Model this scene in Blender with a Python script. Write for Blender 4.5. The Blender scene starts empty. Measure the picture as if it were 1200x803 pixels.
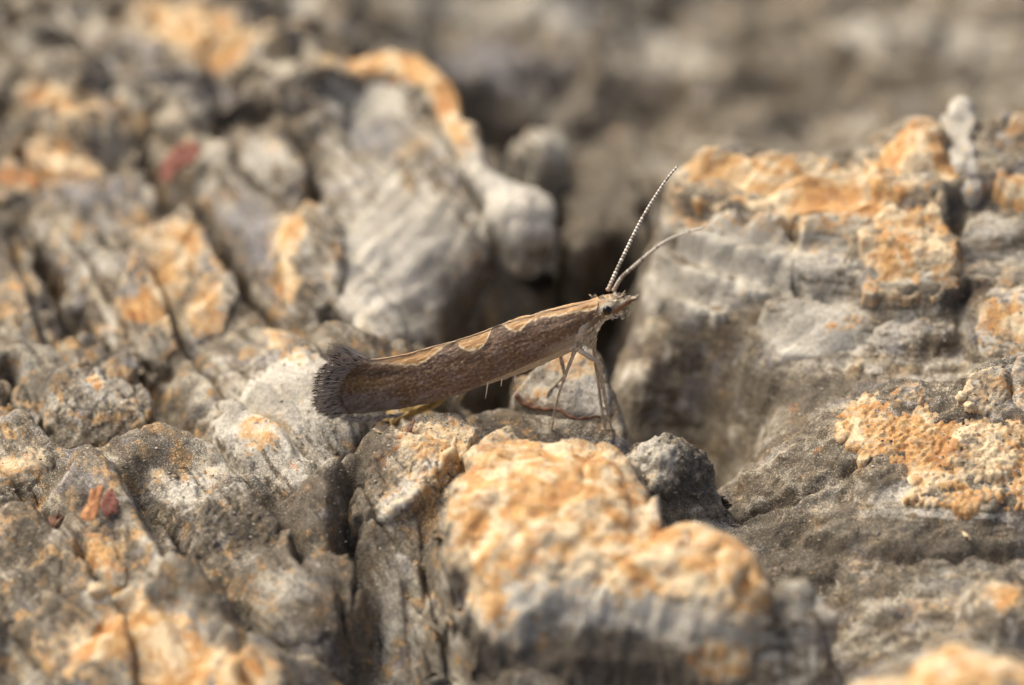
# Macro view of a small brown moth resting on weathered bark.  1 Blender unit = 1 mm.
import bpy, math
import numpy as np
from mathutils import Vector

sc = bpy.context.scene
sc.unit_settings.system = 'METRIC'
sc.unit_settings.scale_length = 0.001
col = sc.collection

# ------------------------------------------------------------------ camera
ELEV = math.radians(35.0)
DIST = 200.0
PXMM = 50.0                      # photograph pixels per millimetre in the focus plane
CE, SE = math.cos(ELEV), math.sin(ELEV)
cam_d = bpy.data.cameras.new('camera')
cam = bpy.data.objects.new('camera', cam_d)
col.objects.link(cam)
cam.location = (0.0, -DIST * CE, DIST * SE)
cam.rotation_euler = (math.radians(90.0) - ELEV, 0.0, 0.0)
cam_d.sensor_width = 36.0
cam_d.lens = 36.0 * DIST / (1200.0 / PXMM)
cam_d.clip_start = 1.0
cam_d.clip_end = 2000.0
cam_d.dof.use_dof = True
cam_d.dof.focus_distance = DIST
APER = 6.6                       # entrance pupil in mm
cam_d.dof.aperture_fstop = cam_d.lens * 1e-3 / APER
cam_d.dof.aperture_blades = 0
sc.camera = cam

# ------------------------------------------------------------------ world and sun
SUN_EL, SUN_AZ = math.radians(50.0), math.radians(-58.0)    # azimuth: from +Y towards +X
w = bpy.data.worlds.new('World')
sc.world = w
w.use_nodes = True
nt = w.node_tree
bg = nt.nodes['Background']
sky = nt.nodes.new('ShaderNodeTexSky')
sky.sky_type = 'NISHITA'
sky.sun_disc = False
sky.sun_elevation = SUN_EL
sky.sun_rotation = SUN_AZ
sky.air_density = 0.5
sky.ozone_density = 0.8
sky.dust_density = 6.0
nt.links.new(sky.outputs[0], bg.inputs[0])
bg.inputs[1].default_value = 0.15
sun_d = bpy.data.lights.new('sun', 'SUN')
sun_d.energy = 1.5
sun_d.angle = math.radians(38.0)
sun_d.color = (1.0, 0.955, 0.83)
sun = bpy.data.objects.new('sun', sun_d)
col.objects.link(sun)
sdir = Vector((math.sin(SUN_AZ) * math.cos(SUN_EL), math.cos(SUN_AZ) * math.cos(SUN_EL), math.sin(SUN_EL)))
sun.rotation_euler = (-sdir).to_track_quat('-Z', 'Y').to_euler()
sun.location = sdir * 120.0

sc.view_settings.view_transform = 'Standard'
sc.view_settings.look = 'None'
sc.view_settings.gamma = 1.0
sc.view_settings.exposure = 0.48
sc.view_settings.use_curve_mapping = False
sc.cycles.use_denoising = True
sc.cycles.max_bounces = 6

# ------------------------------------------------------------------ helpers: where a spot of the photograph lies in the place
def on_height(px, py, z):
    """world point at height z seen at (px, py)"""
    x0, v0 = (px - 600.0) / PXMM, (401.5 - py) / PXMM
    d = (v0 * CE - z) / (SE - v0 * CE / DIST)
    s = (DIST + d) / DIST
    v = v0 * s
    return np.array((x0 * s, v * SE + d * CE, v * CE - d * SE))

def on_depth(px, py, y):
    """world point at distance y (world Y) seen at (px, py)"""
    x0, v0 = (px - 600.0) / PXMM, (401.5 - py) / PXMM
    d = (y - v0 * SE) / (CE + v0 * SE / DIST)
    s = (DIST + d) / DIST
    v = v0 * s
    return np.array((x0 * s, v * SE + d * CE, v * CE - d * SE))

def to_px(P):
    v = P[..., 1] * SE + P[..., 2] * CE
    d = P[..., 1] * CE - P[..., 2] * SE
    s = (DIST + d) / DIST
    return 600.0 + P[..., 0] / s * PXMM, 401.5 - v / s * PXMM, d

# ------------------------------------------------------------------ noise in numpy
_rng = np.random.RandomState(7)
_perm = _rng.permutation(256)
_perm = np.concatenate([_perm, _perm, _perm])
_g = _rng.normal(size=(256, 3)); _g /= np.linalg.norm(_g, axis=1)[:, None]

def perlin(x, y, z):
    xi, yi, zi = np.floor(x).astype(int), np.floor(y).astype(int), np.floor(z).astype(int)
    xf, yf, zf = x - xi, y - yi, z - zi
    f = lambda t: t * t * t * (t * (t * 6 - 15) + 10)
    u, v, w_ = f(xf), f(yf), f(zf)
    xi &= 255; yi &= 255; zi &= 255
    def g(a, b, c):
        h = _perm[_perm[_perm[(xi + a) & 255] + ((yi + b) & 255)] + ((zi + c) & 255)]
        G = _g[h]
        return G[..., 0] * (xf - a) + G[..., 1] * (yf - b) + G[..., 2] * (zf - c)
    l = lambda a, b, t: a + t * (b - a)
    return 1.5 * l(l(l(g(0, 0, 0), g(1, 0, 0), u), l(g(0, 1, 0), g(1, 1, 0), u), v),
                   l(l(g(0, 0, 1), g(1, 0, 1), u), l(g(0, 1, 1), g(1, 1, 1), u), v), w_)

def fbm(x, y, z, octv=3, gain=0.5):
    r = 0.0; a = 1.0; f = 1.0
    for i in range(octv):
        r = r + a * perlin(x * f + 17.3 * i, y * f - 9.1 * i, z * f + 4.7 * i)
        a *= gain; f *= 2.03
    return r

def ridge(x, y, z, octv=2):
    r = 0.0; a = 1.0; f = 1.0
    for i in range(octv):
        r = r + a * (1.0 - 2.0 * np.abs(perlin(x * f + 31.7 * i, y * f + 3.3 * i, z * f)))
        a *= 0.5; f *= 2.1
    return r

def worley(x, y, seed=0):
    """broken flakes: distance to the crack between cells and a tilted height for each cell"""
    r = np.random.RandomState(int(seed) + 11)
    T = r.rand(64, 64, 5)
    xi, yi = np.floor(x).astype(int), np.floor(y).astype(int)
    f1 = np.full(x.shape, 9.0); f2 = np.full(x.shape, 9.0); h = np.zeros(x.shape)
    for a in (-1, 0, 1):
        for b in (-1, 0, 1):
            cx, cy = xi + a, yi + b
            t = T[cx & 63, cy & 63]
            dx, dy = x - cx - t[..., 0], y - cy - t[..., 1]
            d = np.sqrt(dx * dx + dy * dy)
            hh = (t[..., 2] - .5) + dx * (t[..., 3] - .5) * 1.6 + dy * (t[..., 4] - .5) * 1.6
            n1 = d < f1
            f2 = np.where(n1, f1, np.minimum(f2, d)); h = np.where(n1, hh, h); f1 = np.where(n1, d, f1)
    return f2 - f1, h

def flakes(x, y, size, amp, seed):
    """angular flaky relief with sunken cracks"""
    u = x / size + 0.30 * fbm(x / size * .9, y / size * .9, 0 * x + seed, 2)
    v = y / size * 1.0 + 0.30 * fbm(x / size * .9 + 30, y / size * .9, 0 * x + seed, 2)
    e, h = worley(u, v, seed)
    k = sstep(0.0, 0.22, e)
    return amp * (h * k - 0.55 * (1 - k))

def sstep(a, b, x):
    t = np.clip((x - a) / (b - a), 0, 1)
    return t * t * (3 - 2 * t)

class TPS:
    """smooth surface through given heights"""
    def __init__(self, pts, lam=0.02):
        P = np.array(pts, float)
        self.c = P[:, :2]
        n = len(P)
        K = self._k(self.c, self.c) + lam * np.eye(n)
        A = np.zeros((n + 3, n + 3)); A[:n, :n] = K
        Q = np.hstack([np.ones((n, 1)), self.c]); A[:n, n:] = Q; A[n:, :n] = Q.T
        b = np.zeros(n + 3); b[:n] = P[:, 2]
        self.w = np.linalg.lstsq(A, b, rcond=None)[0]
    @staticmethod
    def _k(a, b):
        r2 = ((a[:, None, :] - b[None, :, :]) ** 2).sum(2)
        return 0.5 * r2 * np.log(r2 + 1e-9)
    def __call__(self, x, y):
        sh = x.shape
        q = np.stack([x.ravel(), y.ravel()], 1)
        out = np.empty(len(q))
        for i in range(0, len(q), 20000):
            s = q[i:i + 20000]
            out[i:i + 20000] = self._k(s, self.c) @ self.w[:-3] + self.w[-3] + s @ self.w[-2:]
        return out.reshape(sh)

def chaikin(P, n=2):
    P = np.array(P, float)
    for _ in range(n):
        Q = np.roll(P, -1, axis=0)
        P = np.stack([0.75 * P + 0.25 * Q, 0.25 * P + 0.75 * Q], 1).reshape(-1, P.shape[1])
    return P

def poly_sd(x, y, P):
    """signed distance to a polygon, positive inside"""
    d2 = np.full(x.shape, 1e9); ins = np.zeros(x.shape, bool)
    n = len(P)
    for i in range(n):
        ax, ay = P[i][:2]; bx, by = P[(i + 1) % n][:2]
        ex, ey = bx - ax, by - ay
        t = np.clip(((x - ax) * ex + (y - ay) * ey) / (ex * ex + ey * ey + 1e-12), 0, 1)
        d2 = np.minimum(d2, (x - ax - t * ex) ** 2 + (y - ay - t * ey) ** 2)
        c = ((ay > y) != (by > y))
        with np.errstate(divide='ignore', invalid='ignore'):
            ins ^= c & (x < ex * (y - ay) / (by - ay + 1e-12) + ax)
    d = np.sqrt(d2)
    return np.where(ins, d, -d)

def grid_normals(P):
    du = np.gradient(P, axis=1); dv = np.gradient(P, axis=0)
    n = np.cross(du, dv)
    n /= np.linalg.norm(n, axis=2)[..., None] + 1e-12
    return n

def mesh_from(name, verts, quads, smooth=True):
    verts = np.asarray(verts, np.float32).reshape(-1, 3)
    quads = np.asarray(quads, np.int32)
    k = quads.shape[1]
    me = bpy.data.meshes.new(name)
    me.vertices.add(len(verts)); me.vertices.foreach_set('co', verts.ravel())
    me.loops.add(quads.size); me.loops.foreach_set('vertex_index', quads.ravel())
    me.polygons.add(len(quads))
    me.polygons.foreach_set('loop_start', np.arange(0, quads.size, k, dtype=np.int32))
    me.polygons.foreach_set('use_smooth', np.full(len(quads), smooth, dtype=bool))
    me.update(calc_edges=True)
    return me

def set_attr(me, name, rgba):
    a = me.attributes.new(name, 'FLOAT_COLOR', 'POINT')
    a.data.foreach_set('color', np.asarray(rgba, np.float32).ravel())

def link(name, me, mat=None, parent=None, label=None, cat=None, group=None, kind=None):
    o = bpy.data.objects.new(name, me)
    col.objects.link(o)
    if mat is not None: me.materials.append(mat)
    if parent is not None: o.parent = parent
    for k, v in (('label', label), ('category', cat), ('group', group), ('kind', kind)):
        if v: o[k] = v
    return o

def grid_quads(nv, nu, keep=None):
    i = np.arange(nv * nu).reshape(nv, nu)
    q = np.stack([i[:-1, :-1], i[:-1, 1:], i[1:, 1:], i[1:, :-1]], -1).reshape(-1, 4)
    if keep is not None:
        k = keep.ravel()
        q = q[k[q].any(1)]
    return q

def compact(V, Q):
    used = np.unique(Q)
    m = np.full(len(V), -1); m[used] = np.arange(len(used))
    return V[used], m[Q], used

# ------------------------------------------------------------------ materials
class NT:
    def __init__(self, name):
        self.m = bpy.data.materials.new(name); self.m.use_nodes = True
        self.t = self.m.node_tree; self.b = self.t.nodes['Principled BSDF']
    def n(self, kind, **kw):
        nd = self.t.nodes.new(kind)
        for k, v in kw.items():
            if k.startswith('i_'): nd.inputs[k[2:].replace('_', ' ')].default_value = v
            else: setattr(nd, k, v)
        return nd
    def l(self, a, b): self.t.links.new(a, b)
    def math(self, op, a, b=None, clamp=False):
        nd = self.n('ShaderNodeMath', operation=op, use_clamp=clamp)
        for i, s in enumerate((a, b)):
            if s is None: continue
            if isinstance(s, (int, float)): nd.inputs[i].default_value = s
            else: self.l(s, nd.inputs[i])
        return nd.outputs[0]
    def mapr(self, v, a, b, c=0.0, d=1.0):
        nd = self.n('ShaderNodeMapRange', interpolation_type='SMOOTHSTEP')
        self.l(v, nd.inputs[0])
        for i, s in enumerate((a, b, c, d)): nd.inputs[i + 1].default_value = s
        return nd.outputs[0]
    def mix(self, f, a, b, mode='MIX'):
        nd = self.n('ShaderNodeMix', data_type='RGBA', blend_type=mode)
        for s, k in ((f, 0), (a, 6), (b, 7)):
            if isinstance(s, (int, float)): nd.inputs[k].default_value = s
            elif isinstance(s, tuple): nd.inputs[k].default_value = (*s, 1.0)
            else: self.l(s, nd.inputs[k])
        return nd.outputs[2]
    def noise(self, vec, scale, detail=3.0, rough=0.55, dist=0.0):
        nd = self.n('ShaderNodeTexNoise')
        nd.inputs['Scale'].default_value = scale; nd.inputs['Detail'].default_value = detail
        nd.inputs['Roughness'].default_value = rough; nd.inputs['Distortion'].default_value = dist
        self.l(vec, nd.inputs['Vector'])
        return nd.outputs[0]

def bark_material():
    s = NT('weathered_bark')
    geo = s.n('ShaderNodeNewGeometry').outputs['Position']
    a1 = s.n('ShaderNodeAttribute', attribute_name='stain_shade_a')
    a2 = s.n('ShaderNodeAttribute', attribute_name='stain_b')
    s1 = s.n('ShaderNodeSeparateColor'); s.l(a1.outputs[0], s1.inputs[0])
    s2 = s.n('ShaderNodeSeparateColor'); s.l(a2.outputs[0], s2.inputs[0])
    ochre, pale, dark = s1.outputs; rust, blue, fine = s2.outputs
    nA = s.noise(geo, 0.9, 4, 0.6)
    nB = s.noise(geo, 2.6, 5, 0.62, 0.4)
    nC = s.noise(geo, 8.0, 5, 0.65)
    nD = s.noise(geo, 26.0, 4, 0.6)
    nE = s.noise(geo, 3.9, 4, 0.6, 0.8)
    sep = s.n('ShaderNodeSeparateXYZ'); s.l(geo, sep.inputs[0])
    def lin(cx, cy, cz):
        t = s.math('ADD', s.math('MULTIPLY', sep.outputs[0], cx), s.math('MULTIPLY', sep.outputs[1], cy))
        return s.math('ADD', t, s.math('MULTIPLY', sep.outputs[2], cz))
    ca, sa = math.cos(math.radians(-60)), math.sin(math.radians(-60))
    va = s.n('ShaderNodeCombineXYZ'); vb = s.n('ShaderNodeCombineXYZ')
    for i, q in enumerate((lin(ca * .26, sa * .26, 0), lin(-sa * 2.1, ca * 2.1, 0), lin(0, 0, 1.4))): s.l(q, va.inputs[i])
    for i, q in enumerate((lin(.42, 0.05, 0), lin(0, 1.3, 0.4), lin(0, 0.2, 2.6))): s.l(q, vb.inputs[i])
    vm = s.n('ShaderNodeMix', data_type='VECTOR'); s.l(fine, vm.inputs[0]); s.l(va.outputs[0], vm.inputs[4]); s.l(vb.outputs[0], vm.inputs[5])
    st = vm.outputs[1]
    nS = s.noise(st, 0.75, 4, 0.55, 0.5); nT = s.noise(st, 2.2, 4, 0.6, 0.3)
    def mask(attr, n, lo=0.42, hi=0.62, k=1.7, k2=0.8):
        t = s.math('MULTIPLY_ADD', s.math('SUBTRACT', n, 0.5), k)
        nd = t.node; s.l(attr, nd.inputs[2])
        t2 = s.math('MULTIPLY_ADD', s.math('SUBTRACT', nC, 0.5), k2)
        s.l(t, t2.node.inputs[2])
        return s.mapr(t2, lo, hi)
    # grey brown dead bark
    nF = s.noise(geo, 14.0, 4, 0.62)
    c = s.mix(s.mapr(nT, 0.38, 0.62), (0.105, 0.080, 0.048), (0.39, 0.335, 0.235))
    c = s.mix(s.mapr(nS, 0.515, 0.61, 0, 0.85), c, s.mix(s.mapr(nF, 0.35, 0.65), (0.42, 0.37, 0.265), (0.73, 0.67, 0.52)))
    c = s.mix(s.mapr(nS, 0.47, 0.38, 0, 0.8), c, s.mix(s.mapr(nF, 0.35, 0.65), (0.065, 0.048, 0.034), (0.20, 0.155, 0.105)))
    c = s.mix(s.mapr(nE, 0.55, 0.68, 0, 0.6), c, (0.64, 0.51, 0.32))
    c = s.mix(s.mapr(nE, 0.43, 0.30, 0, 0.7), c, (0.115, 0.088, 0.062))
    quiet = s.math('MULTIPLY', s.math('SUBTRACT', 1.0, s.math('MULTIPLY', fine, 0.75)), a2.outputs['Alpha'])
    nG = s.noise(geo, 1.25, 3, 0.5, 0.6); nH = s.noise(geo, 1.75, 4, 0.55, 0.3)
    c = s.mix(s.mapr(nG, 0.55, 0.66, 0, 0.6), c, s.mix(s.mapr(nF, 0.35, 0.65), (0.19, 0.182, 0.178), (0.39, 0.375, 0.365)))
    c = s.mix(s.mapr(nG, 0.45, 0.36, 0, 0.6), c, s.mix(s.mapr(nF, 0.35, 0.65), (0.085, 0.063, 0.044), (0.26, 0.20, 0.13)))
    c = s.mix(s.math('MULTIPLY', s.mapr(nH, 0.535, 0.635, 0, 0.9), quiet), c, s.mix(s.mapr(nF, 0.35, 0.65), (0.48, 0.245, 0.075), (0.74, 0.51, 0.24)))
    c = s.mix(s.mapr(nH, 0.42, 0.33, 0, 0.7), c, s.mix(s.mapr(nF, 0.35, 0.65), (0.44, 0.39, 0.31), (0.74, 0.68, 0.56)))
    c = s.mix(s.math('MULTIPLY', mask(blue, nB, 0.3, 0.8), 0.8), c, s.mix(s.mapr(nF, 0.3, 0.7), (0.22, 0.215, 0.222), (0.40, 0.395, 0.405)))
    c = s.mix(s.math('MULTIPLY', mask(pale, nT, 0.28, 0.62), 0.9), c, s.mix(s.mapr(nF, 0.32, 0.68), (0.45, 0.405, 0.31), (0.86, 0.81, 0.67)))
    oc = s.mix(s.mapr(nF, 0.36, 0.64), (0.55, 0.275, 0.08), (0.76, 0.49, 0.20))
    nK = s.noise(geo, 1.15, 3, 0.5, 1.0)
    oc = s.mix(s.mapr(nK, 0.47, 0.36, 0, 0.75), oc, (0.50, 0.225, 0.06))
    oc = s.mix(s.mapr(nK, 0.46, 0.60, 0, 0.85), oc, (0.87, 0.71, 0.44))
    oc = s.mix(s.mapr(nB, 0.44, 0.34, 0, 0.7), oc, (0.46, 0.18, 0.045))
    vein = s.mapr(s.math('ABSOLUTE', s.math('SUBTRACT', s.noise(geo, 2.0, 3, 0.5, 1.2), 0.5)), 0.022, 0.0)
    oc = s.mix(s.math('MULTIPLY', vein, 0.65), oc, (0.42, 0.15, 0.035))
    c = s.mix(s.math('MULTIPLY', mask(ochre, nE, 0.22, 0.5), 0.4), c, (0.74, 0.63, 0.43))
    c = s.mix(s.math('MULTIPLY', mask(ochre, nE, 0.22, 0.78, 2.2, 0.9), 0.93), c, oc)
    c = s.mix(s.math('MULTIPLY', mask(rust, nE, 0.35, 0.75), 0.85), c, s.mix(s.mapr(nC, 0.35, 0.65), (0.32, 0.11, 0.03), (0.60, 0.27, 0.08)))
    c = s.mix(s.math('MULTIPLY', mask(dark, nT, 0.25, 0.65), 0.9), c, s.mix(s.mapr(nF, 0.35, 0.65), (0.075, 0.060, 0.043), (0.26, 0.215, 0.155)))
    # grain: dark grime settled in the texture, dark specks, pale crumbs
    inv = s.math('SUBTRACT', 1.0, s.math('ADD', s.math('MULTIPLY', ochre, 1.1, True), s.math('MULTIPLY', pale, 0.45), True), True)
    gz = s.math('ADD', s.math('ADD', s.math('MULTIPLY', nD, 0.62), s.math('MULTIPLY', nF, 0.38)), s.math('MULTIPLY', s.math('SUBTRACT', nA, 0.5), 0.55))
    gz = s.math('ADD', gz, s.math('MULTIPLY', dark, 0.08))
    gr = s.math('MULTIPLY', s.mapr(gz, 0.455, 0.548), inv)
    c = s.mix(s.math('MULTIPLY', gr, 0.82), c, s.mix(s.mapr(nC, 0.35, 0.65), (0.052, 0.042, 0.028), (0.125, 0.103, 0.070)))
    cr = s.math('MULTIPLY', s.mapr(nD, 0.43, 0.33), s.math('SUBTRACT', 1.0, s.math('MULTIPLY', dark, 0.8, True)))
    c = s.mix(s.math('MULTIPLY', cr, 0.5), c, (0.72, 0.64, 0.50))
    s.l(c, s.b.inputs['Base Color'])
    s.b.inputs['Roughness'].default_value = 0.82
    s.b.inputs['Specular IOR Level'].default_value = 0.28
    h = s.math('ADD', s.math('MULTIPLY', nC, 1.0), s.math('MULTIPLY', nD, 0.42))
    bp = s.n('ShaderNodeBump'); bp.inputs['Strength'].default_value = 0.7; bp.inputs['Distance'].default_value = 0.07
    s.l(h, bp.inputs['Height']); s.l(bp.outputs[0], s.b.inputs['Normal'])
    return s.m
BARK = bark_material()

def attr_material(name, rough=0.7, spec=0.3, bump=0.0, bscale=30.0, sheen=0.0, vary=0.0):
    s = NT(name)
    a = s.n('ShaderNodeAttribute', attribute_name='tint')
    geo = s.n('ShaderNodeNewGeometry').outputs['Position']
    c = a.outputs[0]
    if vary:
        n = s.noise(geo, 55.0, 3, 0.6)
        c = s.mix(1.0, c, s.mix(s.mapr(n, 0.3, 0.7), (1 - vary,) * 3, (1 + vary,) * 3), 'MULTIPLY')
    s.l(c, s.b.inputs['Base Color'])
    s.b.inputs['Roughness'].default_value = rough
    s.b.inputs['Specular IOR Level'].default_value = spec
    if bump:
        n = s.noise(geo, bscale, 3, 0.6)
        bp = s.n('ShaderNodeBump'); bp.inputs['Strength'].default_value = bump; bp.inputs['Distance'].default_value = 0.03
        s.l(n, bp.inputs['Height']); s.l(bp.outputs[0], s.b.inputs['Normal'])
    return s.m

# ------------------------------------------------------------------ the bark: base surface
H = on_height
BASE = [H(*p) for p in [
    # left field of broken bark
    (-250, -60, -3.6), (-250, 300, -3.2), (-250, 600, -3.6), (-250, 900, -4.6),
    (40, -20, -2.80), (250, 0, -3.20), (60, 130, -2.40), (200, 120, -2.50), (330, 60, -3.10),
    (60, 270, -2.20), (200, 230, -2.50), (300, 300, -2.50), (90, 390, -2.30), (210, 470, -2.60), (330, 380, -2.50),
    (20, 520, -2.30), (170, 545, -2.00), (20, 700, -2.30), (140, 640, -2.10), (260, 600, -2.00), (330, 640, -2.25),
    (150, 760, -2.60), (300, 760, -2.80), (420, 620, -2.30), (420, 540, -1.90), (380, 480, -1.90), (430, 720, -3.40),
    (420, 300, -2.20), (470, 370, -2.30), (430, 150, -2.10), (400, 440, -2.10),
    (100, 900, -4.4), (350, 900, -5.0), (600, 900, -6.0), (800, 900, -6.0),
    # ledge the moth stands on
    (500, 470, -2.9), (560, 480, -2.95), (620, 500, -2.75), (690, 500, -2.75), (640, 440, -2.2),
    (560, 600, -2.4), (650, 640, -2.4), (760, 640, -3.2), (560, 720, -4.2), (700, 740, -4.2), (860, 740, -3.8),
    # gully behind the hollow
    (720, 200, -7.4), (600, 225, -8.5), (650, 240, -8.0), (700, 220, -7.0),
    # gully and background
    (450, 20, -6.4), (560, 60, -6.8), (560, 130, -6.4), (650, 100, -7.4), (750, 120, -8.0), (860, 120, -8.4), (850, 40, -8.6),
    (960, 90, -8.4), (1100, 60, -7.8), (1250, 40, -7.4), (650, 10, -7.2), (1000, -60, -8.6), (700, -120, -7.6), (300, -150, -5.0), (-100, -200, -4.6), (1300, -100, -8.0),
    # right ridge: crest, face, lower slope
    (775, 260, -1.6), (810, 200, -0.2), (900, 200, 0.0), (1000, 200, 0.1), (1100, 165, 0.4), (1200, 150, 0.5), (1320, 140, 0.6),
    (785, 340, -2.7), (850, 330, -1.9), (950, 330, -1.3), (1060, 340, -1.1), (1160, 330, -0.9), (1320, 330, -0.7),
    (850, 430, -3.2), (900, 430, -2.5), (1000, 430, -2.0), (1100, 430, -1.9), (1200, 430, -1.7), (1340, 440, -1.7),
    (900, 520, -3.0), (960, 520, -2.2), (1050, 540, -2.0), (1200, 560, -2.0), (1350, 560, -2.0),
    (850, 600, -3.7), (940, 600, -2.8), (1050, 640, -2.7), (1200, 640, -2.7), (1350, 640, -2.7),
    (950, 700, -3.6), (1050, 740, -3.4), (1200, 740, -3.2), (1000, 860, -4.2), (1200, 860, -3.6), (1350, 800, -3.4),
]]
BASE += [np.array(p) for p in [(5.0, 12.5, -5.5), (8.0, 13.5, -5.5), (12.0, 14.5, -5.0), (16.0, 15.5, -5.0), (3.6, 9.8, -5.8),
    # floor of the cleft behind the moth and of the hollow beside its legs
    (-1.2, 3.6, -4.5), (-.4, 3.8, -8.5), (.5, 4.2, -11.0), (1.4, 4.4, -11.0), (2.2, 3.8, -9.5), (1.2, 6.5, -11.0), (2.4, 6.0, -9.0), (2.8, 2.9, -7.0),
    (3.4, 2.2, -6.0), (3.9, 2.6, -6.5), (4.35, 1.9, -7.5), (4.6, 1.2, -6.5), (3.6, .6, -5.0), (4.0, -.4, -4.2)]]
def grain(x, y, ang, across, along, seed):
    """fibres running along `ang`"""
    ca, sa = math.cos(ang), math.sin(ang)
    return perlin((x * ca + y * sa) / along + seed, (-x * sa + y * ca) / across, 0.0 * x + seed * 0.37)

SURF = []
# ------------------------------------------------------------------ the bark: plates and knobs standing proud of it
FUR_A, FUR_B = math.radians(-60), math.radians(50)
def relief(x, y, z):
    """what runs through the whole bark: long diagonal ridges on the left, level strata on the right"""
    o = 0 * x
    left = 1 - sstep(-2.2, 0.2, x + 0.25 * y)
    right = sstep(2.2, 4.2, x)
    near_ = 1 - sstep(9, 15, y)
    wx = x + 0.55 * fbm(x * .35, y * .35, o + 3.1, 3); wy = y + 0.55 * fbm(x * .35, y * .35, o + 9.4, 3)
    def ph(ang, period, seed):
        t = -wx * math.sin(ang) + wy * math.cos(ang)
        return np.abs(((t / period + .5 * perlin(wx * .16 + seed, wy * .16, o + seed)) % 1.0) - .5) * 2
    def saw(ang, period, seed, sharp):
        t = -wx * math.sin(ang) + wy * math.cos(ang)
        f = (t / period + .55 * perlin(wx * .16 + seed, wy * .16, o + seed)) % 1.0
        return np.where(f < 1 - sharp, f / (1 - sharp), (1 - f) / sharp) - .5, f
    a, fa = saw(FUR_A, 2.3, 3.0, .10); b, fb = saw(FUR_B, 3.1, 8.0, .08); c, fc = saw(FUR_A + .12, .75, 5.0, .2)
    k = .55 + .7 * np.clip(perlin(x * .3, y * .3, o + 31) + .4, 0, 1)
    crack = np.exp(-((fa - .99) / .035) ** 2) + np.exp(-((fa + .01) / .035) ** 2)
    out = left * k * (.42 * a + .24 * b + .09 * c - .45 * crack)
    out = out + left * (.15 * grain(wx, wy, FUR_A, .36, 4.2, 14.0) + .07 * grain(wx, wy, FUR_A, .14, 2.4, 19.0))
    zz = z + .18 * fbm(x * .45, y * .45, o + 6, 2)
    p = .62
    f = (zz / p) % 1.0
    terr = p * (sstep(.15, .75, f) - f)
    out = out + right * near_ * (.75 * terr * sstep(2.0, 4.5, y + 0 * x) + .30 * terr)
    out = out + right * near_ * (.06 * grain(wx, wy, math.radians(8), .3, 3.2, 4.0) + .03 * grain(wx, wy, math.radians(20), .12, 1.6, 9.0))
    return out

PLATES = []
def plate(name, outline, ctrl=(), label=None, edge=0.16, depth=1.3, steep=3.0, warp=0.16, lump=0.035, crumb=0.010,
          fibre=None, flake=0.05, cell=0.05, stain=None, seed=None, gap=0.10, under=0.75, rel=1.0):
    """outline / ctrl: (px, py, height) points; becomes a solid broken block with worn edges, part of the bark"""
    seed = (len(SURF) * 3.71) if seed is None else seed
    O = np.array([H(*p) for p in outline]); C = [H(*p) for p in ctrl]
    tps = TPS(list(O) + C, 0.05)
    poly = chaikin(O, 1)
    m = depth / steep + 0.35
    lo, hi = O[:, :2].min(0) - m, O[:, :2].max(0) + m
    x, y = np.meshgrid(np.arange(lo[0], hi[0], cell), np.arange(lo[1], hi[1], cell))
    o = 0 * x
    wxx = x + warp * fbm(x * 1.1, y * 1.1, o + seed, 4, 0.6); wyy = y + warp * fbm(x * 1.1, y * 1.1, o + seed + 50, 4, 0.6)
    sd = poly_sd(wxx, wyy, poly)
    z = tps(x, y)
    zl, zh = min(q[2] for q in list(O) + C) - 0.3, max(q[2] for q in list(O) + C) + 0.3
    z = np.clip(z, zl, zh)
    if gap is not None: PLATES.append((tps, poly, gap, zl, zh, lo, hi))
    t = np.clip(sd / edge, 0, 1)
    z = z - edge * 0.8 * (1 - np.sqrt(np.clip(1 - (1 - t) ** 2, 0, 1)))
    # angular flaking, fibres
    inner = sstep(-0.1, 0.3, sd)
    fl = flakes(x, y, 1.6, flake, seed) + flakes(x, y, 0.38, flake * 0.2, seed + 3)
    if fibre:
        ang, amp = math.radians(fibre[0]), fibre[1]
        fl = fl + amp * (grain(x, y, ang, 0.28, 2.4, seed) + 0.5 * grain(x, y, ang, 0.11, 1.4, seed + 5))
    z = z + fl * inner + relief(x, y, z) * rel
    z = z + np.minimum(sd, 0) * steep
    keep = sd > -depth / steep
    # side walls: upright or slightly undercut
    gyy, gxx = np.gradient(sd, cell)
    gl = np.sqrt(gxx ** 2 + gyy ** 2) + 1e-6
    pull = np.where(sd < 0, -sd * under, 0)
    xs, ys = x + gxx / gl * pull, y + gyy / gl * pull
    Pp = np.stack([xs, ys, z], -1)
    Nn = grid_normals(np.stack([x, y, z], -1))
    b = lump * fbm(x * .95, y * .95, z * .95 + seed, 3) + crumb * ridge(x * 4.5, y * 4.5, z * 4.5 + seed, 2) + crumb * 0.8 * fbm(x * 10, y * 10, z * 10, 2)
    Pp = Pp + Nn * b[..., None]
    V, Q, _ = compact(Pp.reshape(-1, 3), grid_quads(*x.shape, keep))
    SURF.append(dict(name=name, V=V, Q=Q, label=label, stain=stain or {}))

def disc(cx, cy, rx, ry, z, n=9, rot=0.0, dz=0.0):
    r = math.radians(rot)
    out = []
    for i in range(n):
        a = 2 * math.pi * i / n
        u, v = rx * math.cos(a), ry * math.sin(a)
        out.append((cx + u * math.cos(r) - v * math.sin(r), cy + u * math.sin(r) + v * math.cos(r), z - dz * math.sin(a)))
    return out

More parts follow.
